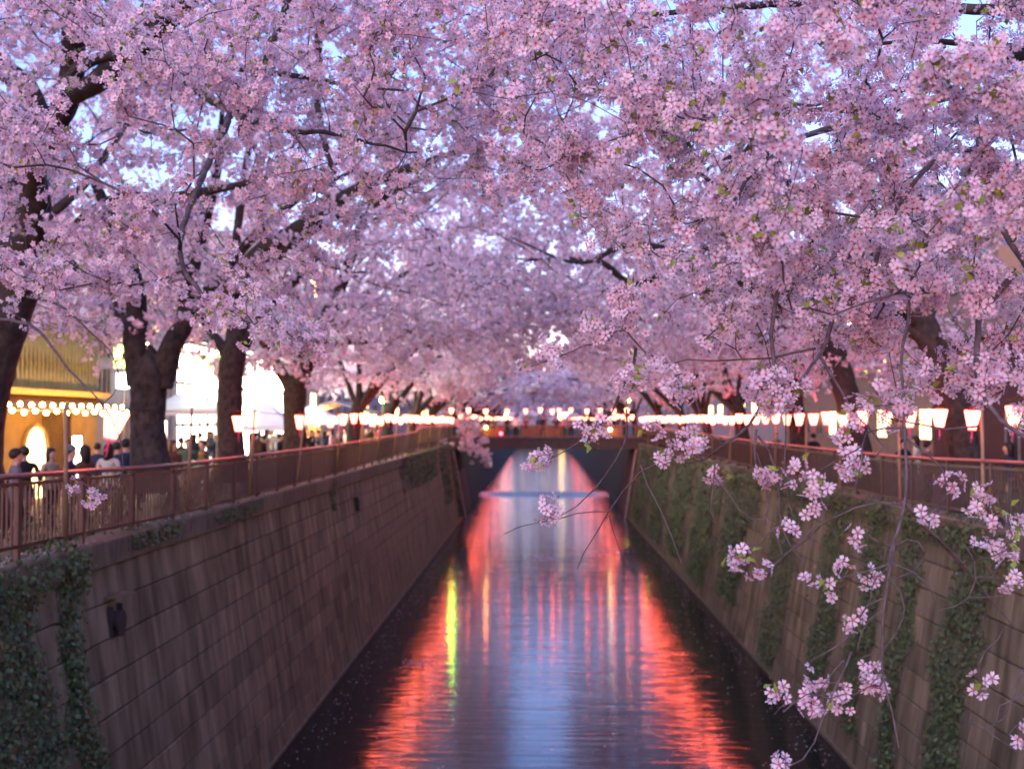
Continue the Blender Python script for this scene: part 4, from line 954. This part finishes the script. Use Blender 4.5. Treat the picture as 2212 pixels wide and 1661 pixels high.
# ---- the big tree at the left edge; its boughs reach towards the camera
counts.append(row_tree(-1, 16.5, 97, 'cherry tree rooted outside the left edge, its crown filling the upper left corner', n=820, reach=6.0, X0=-10.8, zlo=4.4))
rngA = np.random.default_rng(99)
tk = TR([(-75, 1130, 15.6, .60), (-60, 1020, 15.6, .42), (-42, 900, 15.6, .34), (-14, 780, 15.5, .32), (22, 680, 15.4, .29), (50, 600, 15.2, .26), (60, 530, 15.0, .24), (78, 440, 14.6, .2), (72, 370, 14.2, .16), (110, 290, 13.6, .15), (150, 200, 13.0, .14), (160, 90, 12.4, .13), (165, -60, 11.6, .10)])
lim = [TR([(62, 590, 15.2, .20), (30, 540, 15.4, .2), (8, 600, 15.8, .2), (-40, 560, 16.2, .15), (-120, 470, 16.8, .1)]),
       TR([(66, 575, 15.2, .16), (110, 545, 15.0, .14), (190, 475, 14.6, .12), (260, 430, 14.0, .09), (360, 430, 13.2, .08), (460, 410, 12.6, .05), (560, 390, 12, .03)]),
       TR([(110, 300, 13.6, .12), (60, 190, 13.4, .13), (10, 150, 13.4, .13), (-80, 60, 13.6, .1)]),
       TR([(160, 150, 12.6, .07), (230, 120, 11.8, .055), (300, 130, 11.2, .05), (370, 155, 10.6, .042), (450, 135, 10.1, .036), (530, 150, 9.6, .03), (650, 165, 8.8, .02), (760, 185, 8.5, .014), (870, 195, 8.2, .008)]),
       TR([(150, 210, 13.0, .10), (210, 175, 12.4, .12), (275, 120, 11.7, .125), (340, 60, 11, .12), (400, 0, 10.6, .11), (470, -90, 10.2, .1)]),
       TR([(370, 155, 10.6, .036), (440, 205, 10, .034), (500, 240, 9.4, .03), (610, 280, 8.6, .022), (700, 285, 8.3, .016), (760, 300, 8.0, .012), (900, 330, 7.6, .006)]),
       TR([(640, -60, 9.4, .034), (615, 20, 9.0, .03), (590, 90, 8.6, .026), (555, 180, 8.2, .022), (515, 280, 7.8, .012)]),
       TR([(700, -80, 12.6, .05), (690, 60, 12.8, .048), (686, 200, 13, .044), (697, 290, 13, .04), (722, 375, 13, .03)]),
       TR([(500, 240, 9.4, .03), (390, 520, 7.6, .018), (470, 660, 7.2, .012), (560, 700, 7.0, .008), (640, 725, 6.9, .005), (690, 735, 6.8, .003)]),
       TR([(-60, 680, 9, .016), (60, 700, 8.4, .012), (110, 745, 8.2, .010), (150, 800, 8.0, .008), (200, 850, 7.9, .006), (240, 900, 7.8, .005), (262, 960, 7.8, .004), (265, 1020, 7.8, .003), (250, 1060, 7.8, .002)]),
       TR([(60, 640, 8.8, .012), (130, 660, 8.4, .010), (200, 720, 8.2, .007), (245, 770, 8.1, .005), (256, 830, 8, .004), (225, 870, 8, .003), (200, 885, 8, .002)])]
def boxpts(n, nb, f, sig, rng):
    return list(clumped(n, nb, f, sig, rng))
def fL():
    while True:
        Yd = rngA.uniform(6.4, 13.0); px = rngA.uniform(-160, 560); 
        top = -70; low = np.interp(px, [-160, 0, 120, 200, 300, 330, 420, 560], [345, 330, 300, 300, 325, 250, 215, 190])
        py = rngA.uniform(top, low)
        if rngA.random() < (.55 if py > 150 else 1): return tuple(U(px, py, Yd))
TL = boxpts(1290, 320, fL, (.17, .2, .12), rngA)
tips = [(690, 735, 6.8), (660, 720, 6.85), (630, 712, 6.9), (600, 700, 6.95), (560, 690, 7), (640, 735, 6.8), (520, 670, 7.1), (480, 650, 7.2), (60, 560, 7.5), (30, 590, 7.6), (100, 570, 7.5), (130, 590, 7.4), (220, 600, 7.4), (260, 610, 7.4), (310, 440, 7), (260, 480, 7), (330, 500, 7), (390, 430, 7.2), (290, 410, 7), (430, 300, 7), (40, 300, 7.2), (90, 260, 7.2), (20, 230, 7.2), (130, 300, 7.2), (80, 330, 7.2), (660, 390, 7.4), (690, 380, 7.4), (640, 400, 7.4), ]
TL += [np.array(UD(x + a, y + b_, d)) for (x, y, d) in tips for a, b_ in ((0, 0), (14, 8), (-12, 10))] + [np.array(UD(165, 1035, 7.9)), np.array(UD(262, 1000, 7.8))]
counts.append(make_tree('big cherry tree at the left edge, boughs spreading across the sky', tk, lim, TL, 71, r0=.0028, seg=.17, wob=.10, mult=2, spread=.06))

# ---- the near tree on the right, its trunk beside the bridge the picture is taken from
rngB = np.random.default_rng(123)
c3 = lambda x, y: ((1080 + x / 3.456) / 1.1569, (900 + y / 3.456) / 1.1569)
c4 = lambda x, y: ((1700 + x / 2.575) / 1.1569, (800 + y / 2.575) / 1.1569)
c6 = lambda x, y: ((1760 + x / 2.6746) / 1.1569, (1300 + y / 2.6746) / 1.1569)
c8 = lambda x, y: ((1400 + x / 1.9085) / 1.1569, y / 1.9085 / 1.1569)
def TC(c, pts, D0, D1, r0, r1):
    n = len(pts); out = []
    for i, (x, y) in enumerate(pts):
        t = i / (n - 1); X, Y = c(x, y); out.append((*UD(X, Y, D0 + (D1 - D0) * t), 0.95 * (r0 + (r1 - r0) * t)))
    return out
tk = [(8.6, 6.2, STREET - .1, .46), (8.5, 6.2, .3, .33), (8.2, 6.1, 1.6, .29), (7.6, 6.0, 2.9, .25), (6.8, 5.9, 4.0, .2), (5.8, 5.7, 4.8, .15), (4.9, 5.6, 5.3, .11), (3.6, 5.6, 5.8, .07), (2.2, 5.9, 6.1, .04)]
lim = [[(6.8, 5.9, 4.0, .12)] + TC(c8, [(2500, 180), (2212, 260), (2000, 320), (1870, 360), (1700, 400), (1560, 450), (1440, 520)], 5.4, 4.8, .034, .010),
       [(6.8, 5.9, 4.0, .1)] + TC(c8, [(2480, 200), (2212, 230), (2050, 235), (1900, 205), (1720, 190), (1500, 210)], 5.7, 5.2, .028, .008),
       TC(c8, [(1950, 345), (1940, 420), (1975, 580), (2030, 830), (2060, 950), (2110, 1100), (2200, 1230), (2260, 1330)], 5.0, 4.4, .020, .010),
       TC(c8, [(2000, 700), (1900, 715), (1760, 790), (1650, 920), (1560, 1090), (1500, 1300), (1480, 1500)], 4.9, 4.4, .012, .006),
       TC(c8, [(2050, 990), (1900, 970), (1750, 945), (1600, 940), (1450, 960)], 4.8, 4.9, .010, .004),
       TC(c8, [(2480, 330), (2100, 420), (1750, 480), (1500, 540), (1300, 600), (1090, 690), (900, 850), (780, 1010)], 5.8, 5.0, .030, .006),
       TC(c8, [(1500, 540), (1250, 520), (1000, 560), (780, 600), (500, 600), (200, 680), (0, 745)], 5.4, 5.8, .014, .003),
       TC(c8, [(2300, 60), (1900, 40), (1500, 0), (1000, 20), (600, 50), (300, 120), (60, 220)], 6.4, 6.8, .035, .008),
       TC(c8, [(1740, 1380), (1600, 1400), (1450, 1440), (1300, 1500)], 4.2, 4.2, .007, .003),
       # right stem through the lanterns
       TC(c4, [(2150, -300), (1930, -20), (1900, 300), (1920, 460), (2050, 640), (2212, 760)], 4.4, 4.0, .014, .007),
       TC(c4, [(1480, -300), (1450, 0), (1430, 160), (1430, 300), (1435, 520), (1430, 700), (1455, 900), (1455, 1050), (1430, 1200), (1370, 1450), (1330, 1620)], 4.3, 3.9, .0065, .0045),
       TC(c6, [(1270, 160), (1220, 370), (1195, 600), (1185, 950), (1200, 1060), (1260, 1300), (1300, 1520)], 3.92, 3.85, .0045, .0025),
       TC(c4, [(1000, -300), (980, 0), (940, 130), (900, 200), (850, 280), (800, 360), (750, 410)], 4.6, 4.3, .011, .005),
       TC(c4, [(905, 240), (950, 330), (1050, 480), (1120, 600), (1210, 690), (1310, 810)], 4.5, 4.2, .007, .003),
       TC(c4, [(640, -250), (580, 100), (590, 300), (520, 560), (440, 680), (360, 740), (280, 800)], 4.7, 4.4, .010, .005),
       TC(c4, [(1440, 690), (1300, 690), (1200, 720), (1170, 800), (1165, 930), (1120, 1090)], 4.0, 3.9, .005, .002),
       TC(c4, [(1455, 760), (1600, 860), (1690, 960), (1720, 1080)], 4.0, 3.9, .004, .002),
       TC(c4, [(1920, 680), (1700, 700), (1550, 660), (1360, 640), (1200, 560), (1030, 520)], 4.1, 4.3, .005, .002),
       TC(c4, [(1450, 1190), (1280, 1170), (1130, 1200), (930, 1290), (820, 1400), (650, 1530), (560, 1600)], 4.0, 4.2, .004, .002),
       TC(c4, [(1450, 1190), (1550, 1290), (1620, 1380), (1720, 1460), (1830, 1600)], 4.0, 4.1, .006, .004),
       TC(c6, [(1450, 20), (1560, 120), (1700, 250), (1810, 390), (1960, 580), (2060, 700)], 4.0, 4.2, .006, .002),
       TC(c4, [(490, 700), (490, 950), (550, 1060), (560, 1180), (545, 1260), (620, 1380), (655, 1500)], 4.4, 4.3, .005, .002),
       TC(c4, [(500, 740), (560, 830), (610, 930), (640, 1000), (630, 1180), (650, 1330), (720, 1470), (800, 1560)], 4.4, 4.3, .005, .002),
       TC(c4, [(680, 560), (680, 760), (670, 950), (690, 1150), (730, 1300), (740, 1420)], 4.4, 4.3, .004, .002),
       TC(c4, [(225, 900), (205, 1060), (195, 1220), (215, 1280)], 4.4, 4.4, .004, .0015),
       TC(c4, [(225, 1010), (300, 1100), (380, 1220), (450, 1270), (530, 1280)], 4.4, 4.4, .004, .0015),
       TC(c4, [(280, 800), (150, 900), (60, 915), (0, 910)], 4.4, 4.6, .004, .002),
       TC(c4, [(870, 180), (600, 235), (400, 250), (200, 260), (40, 250), (-200, 330)], 4.6, 5, .006, .002),
       TC(c3, [(1760, -100), (1740, 20), (1640, 260), (1560, 440), (1440, 560), (1300, 680), (1180, 760), (1060, 830)], 4.6, 4.9, .007, .002),
       TC(c3, [(1650, 740), (1590, 850), (1490, 1000), (1400, 1110), (1250, 1250), (1100, 1340)], 4.7, 4.9, .005, .002),
       TC(c3, [(1680, 420), (1690, 620), (1650, 740)], 4.65, 4.7, .005, .005),
       TC(c3, [(2260, 700), (2000, 850), (1800, 960), (1640, 1130), (1530, 1300), (1420, 1480), (1310, 1659), (1250, 1800)], 4.6, 5.0, .005, .002),
       TC(c3, [(1530, 1300), (1400, 1305), (1250, 1320), (1100, 1360), (900, 1400), (740, 1440), (620, 1500)], 4.8, 5.0, .003, .0012),
       TC(c3, [(1530, 1340), (1570, 1480), (1620, 1640), (1700, 1800)], 4.8, 4.9, .003, .0015),
       TC(c3, [(1800, 900), (1860, 1080), (1980, 1300), (2080, 1550), (2150, 1750)], 4.6, 4.6, .004, .0015),
       # curling twigs low on the right
       TC(c6, [(1225, 290), (1120, 330), (1020, 350), (920, 380)], 3.9, 3.9, .0028, .0016),
       TC(c6, [(1230, 310), (1140, 390), (1115, 470), (1110, 540), (1035, 640)], 3.9, 3.9, .0028, .0016),
       TC(c6, [(1190, 520), (1080, 570), (1040, 650)], 3.9, 3.85, .0028, .0016),
       TC(c6, [(1190, 600), (1110, 660), (1060, 740), (1020, 860)], 3.9, 3.9, .0028, .0016),
       TC(c6, [(1230, 380), (1310, 480), (1337, 580), (1325, 660), (1260, 780), (1190, 870), (1060, 910)], 3.9, 3.95, .0032, .0016),
       TC(c6, [(1250, 280), (1390, 350), (1500, 430), (1545, 540), (1510, 590), (1430, 605)], 3.9, 3.9, .003, .0014),
       TC(c6, [(1260, 170), (1350, 125), (1430, 140), (1465, 200), (1460, 260), (1400, 340), (1260, 390)], 3.9, 3.85, .003, .0014),
       TC(c6, [(1180, 1000), (1150, 1050), (1120, 1090)], 3.88, 3.85, .0025, .0016),
       TC(c6, [(980, 880), (960, 960), (890, 1080), (800, 1280), (740, 1480), (660, 1590), (560, 1640)], 3.9, 3.8, .003, .0018),
       TC(c6, [(890, 1080), (780, 1090), (700, 1090)], 3.87, 3.85, .002, .0014),
       TC(c6, [(930, 930), (880, 990), (800, 1100), (740, 1160), (690, 1160), (610, 1210), (530, 1275)], 3.9, 3.85, .0025, .0015),
       TC(c6, [(980, 740), (940, 800), (870, 850), (770, 900)], 3.9, 3.9, .0025, .0015),
       TC(c6, [(750, 1160), (830, 1190), (950, 1155)], 3.86, 3.85, .002, .0014),
       TC(c6, [(1815, 375), (1920, 375), (1990, 410)], 4.1, 4.1, .0025, .0015),
       TC(c6, [(1740, 160), (1810, 260), (1812, 400), (1760, 510), (1680, 570), (1570, 600)], 4.0, 4.0, .003, .0014),
       TC(c6, [(2010, 690), (1970, 790), (1870, 870), (1840, 950)], 4.15, 4.1, .0025, .0015),
       TC(c6, [(2300, 900), (2120, 1000), (2060, 1180), (2000, 1320), (1880, 1390), (1790, 1350)], 4.2, 4.1, .004, .0014),
       TC(c6, [(2300, 1000), (2100, 1180), (1970, 1240), (1950, 1350)], 4.2, 4.1, .003, .0014),
       TC(c6, [(2250, 1300), (2080, 1370), (2030, 1440)], 4.2, 4.1, .003, .0014),
       TC(c6, [(770, 0), (620, 160), (520, 240), (420, 350)], 4.1, 4.1, .003, .0015),
       TC(c6, [(560, 25), (460, 50), (380, 130), (270, 210)], 4.2, 4.2, .003, .0015)]
def fR():
    while True:
        px = rngB.uniform(480, 1180); Yd = rngB.uniform(4.2, 8.6) if px < 720 else rngB.uniform(3.6, 7.6)
        low = np.interp(px, [480, 560, 640, 700, 760, 860, 1180], [165, 190, 240, 320, 375, 395, 405]); py = rngB.uniform(-65, low)
        w = np.interp(px, [480, 600, 700, 800], [.5, .8, 1, 1]) * (.62 if py > 300 else 1)
        if rngB.random() < w: return tuple(U(px, py, Yd))
TRG = boxpts(1300, 350, fR, (.085, .11, .065), rngB)
# named sprays of the photograph: (x, y, distance, how many)
sp = [(1250, 330, 5.4, 9), (1310, 345, 5.4, 6), (1230, 420, 5.4, 5), (1380, 210, 5.0, 9), (1440, 190, 5.0, 9), (1500, 220, 5, 7), (1620, 190, 5, 6), (1440, 300, 5, 6), (1470, 375, 5, 4), (1680, 260, 4.8, 8), (1830, 210, 4.8, 6), (1730, 470, 4.6, 6), (1700, 560, 4.6, 6), (1620, 560, 4.7, 5), (1580, 575, 4.7, 5),
      (1660, 840, 4.3, 8), (1690, 850, 4.3, 5), (1500, 820, 4.4, 3), (1400, 830, 4.6, 4), (1520, 980, 4.4, 2), (1545, 985, 4.4, 2), (1185, 980, 4.9, 2), (1165, 1000, 4.9, 2), (1175, 1118, 4.9, 2), (1150, 775, 5.0, 2), (1200, 770, 5.0, 2), (1280, 715, 4.9, 3), (1310, 700, 4.9, 2), (1370, 650, 5, 4), (1890, 880, 4.2, 3), (1640, 1040, 4.3, 2), (1700, 1055, 4.3, 2), (1765, 1000, 4.1, 2), (1830, 990, 4.1, 3), (1840, 1015, 4.1, 1),
      (1790, 1070, 4.1, 2), (2110, 1080, 4.1, 2), (2140, 1085, 4.1, 2), (2190, 1120, 4.1, 2), (1440, 945, 4.5, 2), (1470, 950, 4.5, 2), (2080, 800, 4.2, 4), (1990, 790, 4.2, 3), (1960, 640, 4.3, 5), (2010, 600, 4.3, 5), (1800, 640, 4.4, 5), (2110, 610, 4.3, 4), (2180, 420, 4.2, 5), (2190, 200, 4.2, 4), (1290, 930, 4.7, 1), (1270, 920, 4.7, 1)]
for x, y, d, k in sp:
    for _ in range(k): TRG.append(np.array(UD(x + rngB.normal() * 22, y + rngB.normal() * 16, d + rngB.normal() * .05)))
lowc = [(c6, 210, 150, 1), (c6, 215, 235, 2), (c6, 400, 395, 1), (c6, 690, 370, 1), (c6, 850, 430, 2), (c6, 960, 225, 1), (c6, 1110, 330, 1), (c6, 960, 690, 1), (c6, 700, 1010, 2), (c6, 1050, 1000, 1), (c6, 640, 1160, 1), (c6, 450, 1290, 3), (c6, 1000, 1100, 1), (c6, 1030, 1160, 2), (c6, 1130, 1120, 1), (c6, 490, 1640, 2), (c6, 1845, 1040, 4), (c6, 2070, 470, 3), (c6, 2020, 200, 2), (c6, 610, 30, 1), (c6, 1090, 70, 1), (c6, 1580, 90, 1), (c6, 1800, 150, 1), (c6, 2130, 1540, 2), (c3, 970, 1370, 2), (c3, 1060, 800, 2)]
LOWP = []
for c, x, y, k in lowc:
    for _ in range(k): X, Y = c(x + rngB.normal() * 22, y + rngB.normal() * 22); LOWP.append(np.array(UD(X, Y, 3.95 if c is c6 else 4.9)))
TRG += LOWP
counts.append(make_tree('near cherry tree whose long flowering twigs hang over the right wall', tk, lim, TRG, 72, r0=.0019, seg=.12, wob=.12, sides=5, lowz=1.72))
print('CLUSTERS', [c[1] for c in counts], sum(c[1] for c in counts))

# ------------------------------------------------------------------ ivy, shrubs, petals
T_IVY = (np.array([(0, -.5, 0), (.55, 0, .08), (0, .6, 0), (-.55, 0, .08)]), np.array([(0, 1, 2), (0, 2, 3)]), np.zeros(4))
def leaf_thing(name, label, cat, pts, nrm, size, m, seed, group, stems=None):
    rng = np.random.default_rng(seed); base = Vector(pts[np.argmin(pts[:, 2])]); e = empty(name, base); tag(e, label, cat, group); inv = Matrix.Translation(-base)
    v, f, ra, ti = stamp(*T_IVY, pts, nrm + rng.normal(size=pts.shape) * .55, size * (.45 + 1.1 * rng.random(len(pts)) ** 1.5), rng)
    o = link('leaves', npmesh('leaves', v, f, [m]), e); o.matrix_parent_inverse = inv; o['kind'] = 'stuff'
    if stems:
        b = MB()
        for s in stems: b.tube(s, .008, 4)
        o = b.build('stems', M_twig, e); o.matrix_parent_inverse = inv
def ivy(s, y0, y1, z0, z1, n, label, seed, size=.05, thick=.10, fade=True):
    rng = np.random.default_rng(seed); Xc, Xb = (XL, XLB) if s < 0 else (XR, XRB); P = []
    cw = (y1 - y0)
    while len(P) < n:
        t = rng.random() ** .85; z = z1 + (z0 - z1) * t
        wob = .18 * math.sin(z * 2.1 + seed) + .1 * math.sin(z * 5.3 + seed * 2)
        wd = cw * (1 - .35 * t * fade + .2 * math.sin(z * 3.3 + seed * 1.7))
        y = (y0 + y1) / 2 + wob * min(1, cw) + (rng.random() - .5) * wd
        if rng.random() < .12: y += rng.normal() * .15
        if z > -.38: x = Xc - s * rng.random() * thick
        else: x = Xc + s * .10 + (Xb - Xc - s * .1) * ((z + .38) / (WATER + .38)) - s * (.01 + rng.random() ** 1.5 * thick)
        if z > 0: x = Xc + s * rng.uniform(-.05, .3)
        P.append((x, y, z))
    P = np.array(P); nn = np.tile(np.array([-s, -.25, .35]), (len(P), 1))
    st = []
    for k in range(max(2, int(cw * 4))):
        yy = y0 + (k + .5) * cw / max(2, int(cw * 4)); st.append([((Xc - s * .02) if z > -.38 else Xc + s * .10 + (Xb - Xc - s * .1) * ((z + .38) / (WATER + .38)) - s * .02, yy + .1 * math.sin(z * 3 + k), z) for z in np.linspace(min(z1, 0), z0, 9)])
    leaf_thing('ivy_plant', label, 'ivy', P, nn, size, M_ivy, seed, 'ivy hanging on the canal walls', st)
ivy(-1, 12.6, 14.35, WATER + .1, .12, 7500, 'dense ivy curtain covering the left wall at the picture edge', 1, .055, .16, False)
ivy(-1, 14.8, 15.5, WATER + .8, .18, 4200, 'second ivy strip beside the bare coping on the left wall', 2, .055, .16)
ivy(-1, 16.6, 20.5, -.25, .12, 420, 'ivy creeping along the left coping below the fence', 3, .05, .1)
ivy(-1, 21.5, 26.0, -.3, .12, 420, 'ivy tuft spilling over the left coping near the third lantern pole', 4, .05, .1)
ivy(-1, 34.5, 35.2, -1.0, .1, 220, 'small hanging ivy tuft midway along the left coping', 5, .055)
ivy(-1, 52, 70, -1.6, .1, 3000, 'ivy hanging from the far left coping', 6, .075, .2)
ivy(-1, 72, 78, -3.6, .1, 1900, 'long ivy sheet near the bridge on the left wall', 7, .08, .2)
ivy(-1, 80.5, 83.5, WATER + .3, .2, 1800, 'ivy column beside the left bridge abutment', 8, .08, .2)
RI = [(18.5, 20.5, WATER + .2, 5200), (21.8, 22.9, WATER + .3, 3000), (24.0, 25.5, -4.8, 3600), (26.8, 29.0, WATER + .4, 4600), (31.5, 35.0, WATER + .2, 5200), (38, 44, WATER + .9, 5200), (45, 52, WATER + .5, 5200), (53, 61, WATER + .6, 5000), (62, 70, WATER + .4, 4200), (71, 82, WATER + .4, 4200)]
for i, (a, b_, z, n) in enumerate(RI):
    ivy(1, a, b_, z, .1, n, '%s ivy strip on the right wall counted from the near end' % ORD[i], 20 + i, .055 if a < 36 else .08, .16 if a < 36 else .28)
ivy(1, 15.5, 36, -.55, .12, 2600, 'band of ivy along the top of the right wall', 40, .05, .14, False)
def shrub(x, y, r, h, label, seed, n=700, m=None):
    rng = np.random.default_rng(seed); d = rng.normal(size=(n, 3)); d /= np.linalg.norm(d, axis=1, keepdims=True)
    q = d * (rng.random(n) ** .4)[:, None] * np.array([r, r * 1.25, h / 2]) * (1 + .18 * np.sin(d[:, :1] * 5 + seed) + .12 * np.sin(d[:, 1:2] * 7 + seed * 3)); q = q + np.array([x, y, STREET + .16 + h * .55])
    st = [[(x, y, STREET + .1), tuple(q[k] * .6 + np.array([x, y, STREET + .3]) * .4), tuple(q[k])] for k in range(0, n, n // 14)]
    leaf_thing('shrub', label, 'shrub', q, d, .042, m or M_bush, seed, 'clipped shrubs behind the fences', st)
SL = [16.2, 18.3, 20.2, 22.6, 24.2, 26.2, 28.6, 30.6, 33.0, 36.8, 39.5, 42.5, 48.5, 52]
for i, y in enumerate(SL): shrub(-7.15 - .15 * (i % 3), y, .38 + .1 * (i % 2), .75 + .22 * ((i * 7) % 3), '%s shrub behind the left fence counted from the near end' % ORD[i], 200 + i, 620)
SR = [17.5, 19.5, 21.3, 25.3, 27.2, 29, 33.2, 35.4, 40, 43.5]
for i, y in enumerate(SR): shrub(8.1 + .12 * (i % 3), y, .4 + .1 * (i % 2), .8 + .2 * ((i * 5) % 3), '%s shrub behind the right fence counted from the near end' % ORD[i], 300 + i, 620)
rngP = np.random.default_rng(5)
def petals(name, label, P, size):
    n = len(P); nn = np.tile(np.array([0, 0, 1.0]), (n, 1)) + rngP.normal(size=(n, 3)) * .12
    v, f, ra, ti = stamp(*T_FAR, P, nn, size * (.6 + .8 * rngP.random(n)), rngP); o = link(name, npmesh(name, v, f, [M_petal], None, {'rad': ra * .9, 'tint': ti})); tag(o, label, 'petals', None, 'stuff')
for s, X, nm in ((-1, XL, 'left'), (1, XR, 'right')):
    n = 5200; y = rngP.uniform(13, 60, n); y = y[np.sin(y * 1.7) + np.sin(y * .63) + rngP.normal(size=len(y)) * .5 > -.1]; x = X + s * (.06 + .44 * np.abs(rngP.random(len(y)))); petals('fallen_petals', 'pale fallen petals lying on the %s coping' % nm, np.stack([x, y, np.full(len(y), .024)], 1), .013)
n = 2400; y = rngP.uniform(18, 90, n); x = np.where(rngP.random(n) < .45, np.where(rngP.random(n) < .5, -5.3 + np.abs(rngP.normal(size=n)) * .35, 6.2 - np.abs(rngP.normal(size=n)) * .35), rngP.uniform(-5.3, 6.2, n)); petals('floating_petals', 'scattered petals floating on the river', np.stack([x, y, np.full(n, WATER + .006)], 1), .016)
P = []
for cx, cyy, rx, ry, k in ((.35, 60, .75, 1.0, 260), (3.7, 63, 1.0, 1.0, 160), (-3.6, 34, .5, .6, 60), (-1.9, 55, .5, .5, 50)):
    P += [(cx + rngP.normal() * rx * .5, cyy + rngP.normal() * ry * .5, WATER + .008) for _ in range(k)]
petals('floating_petals', 'pale rafts of petals drifting in midstream', np.array(P), .035)
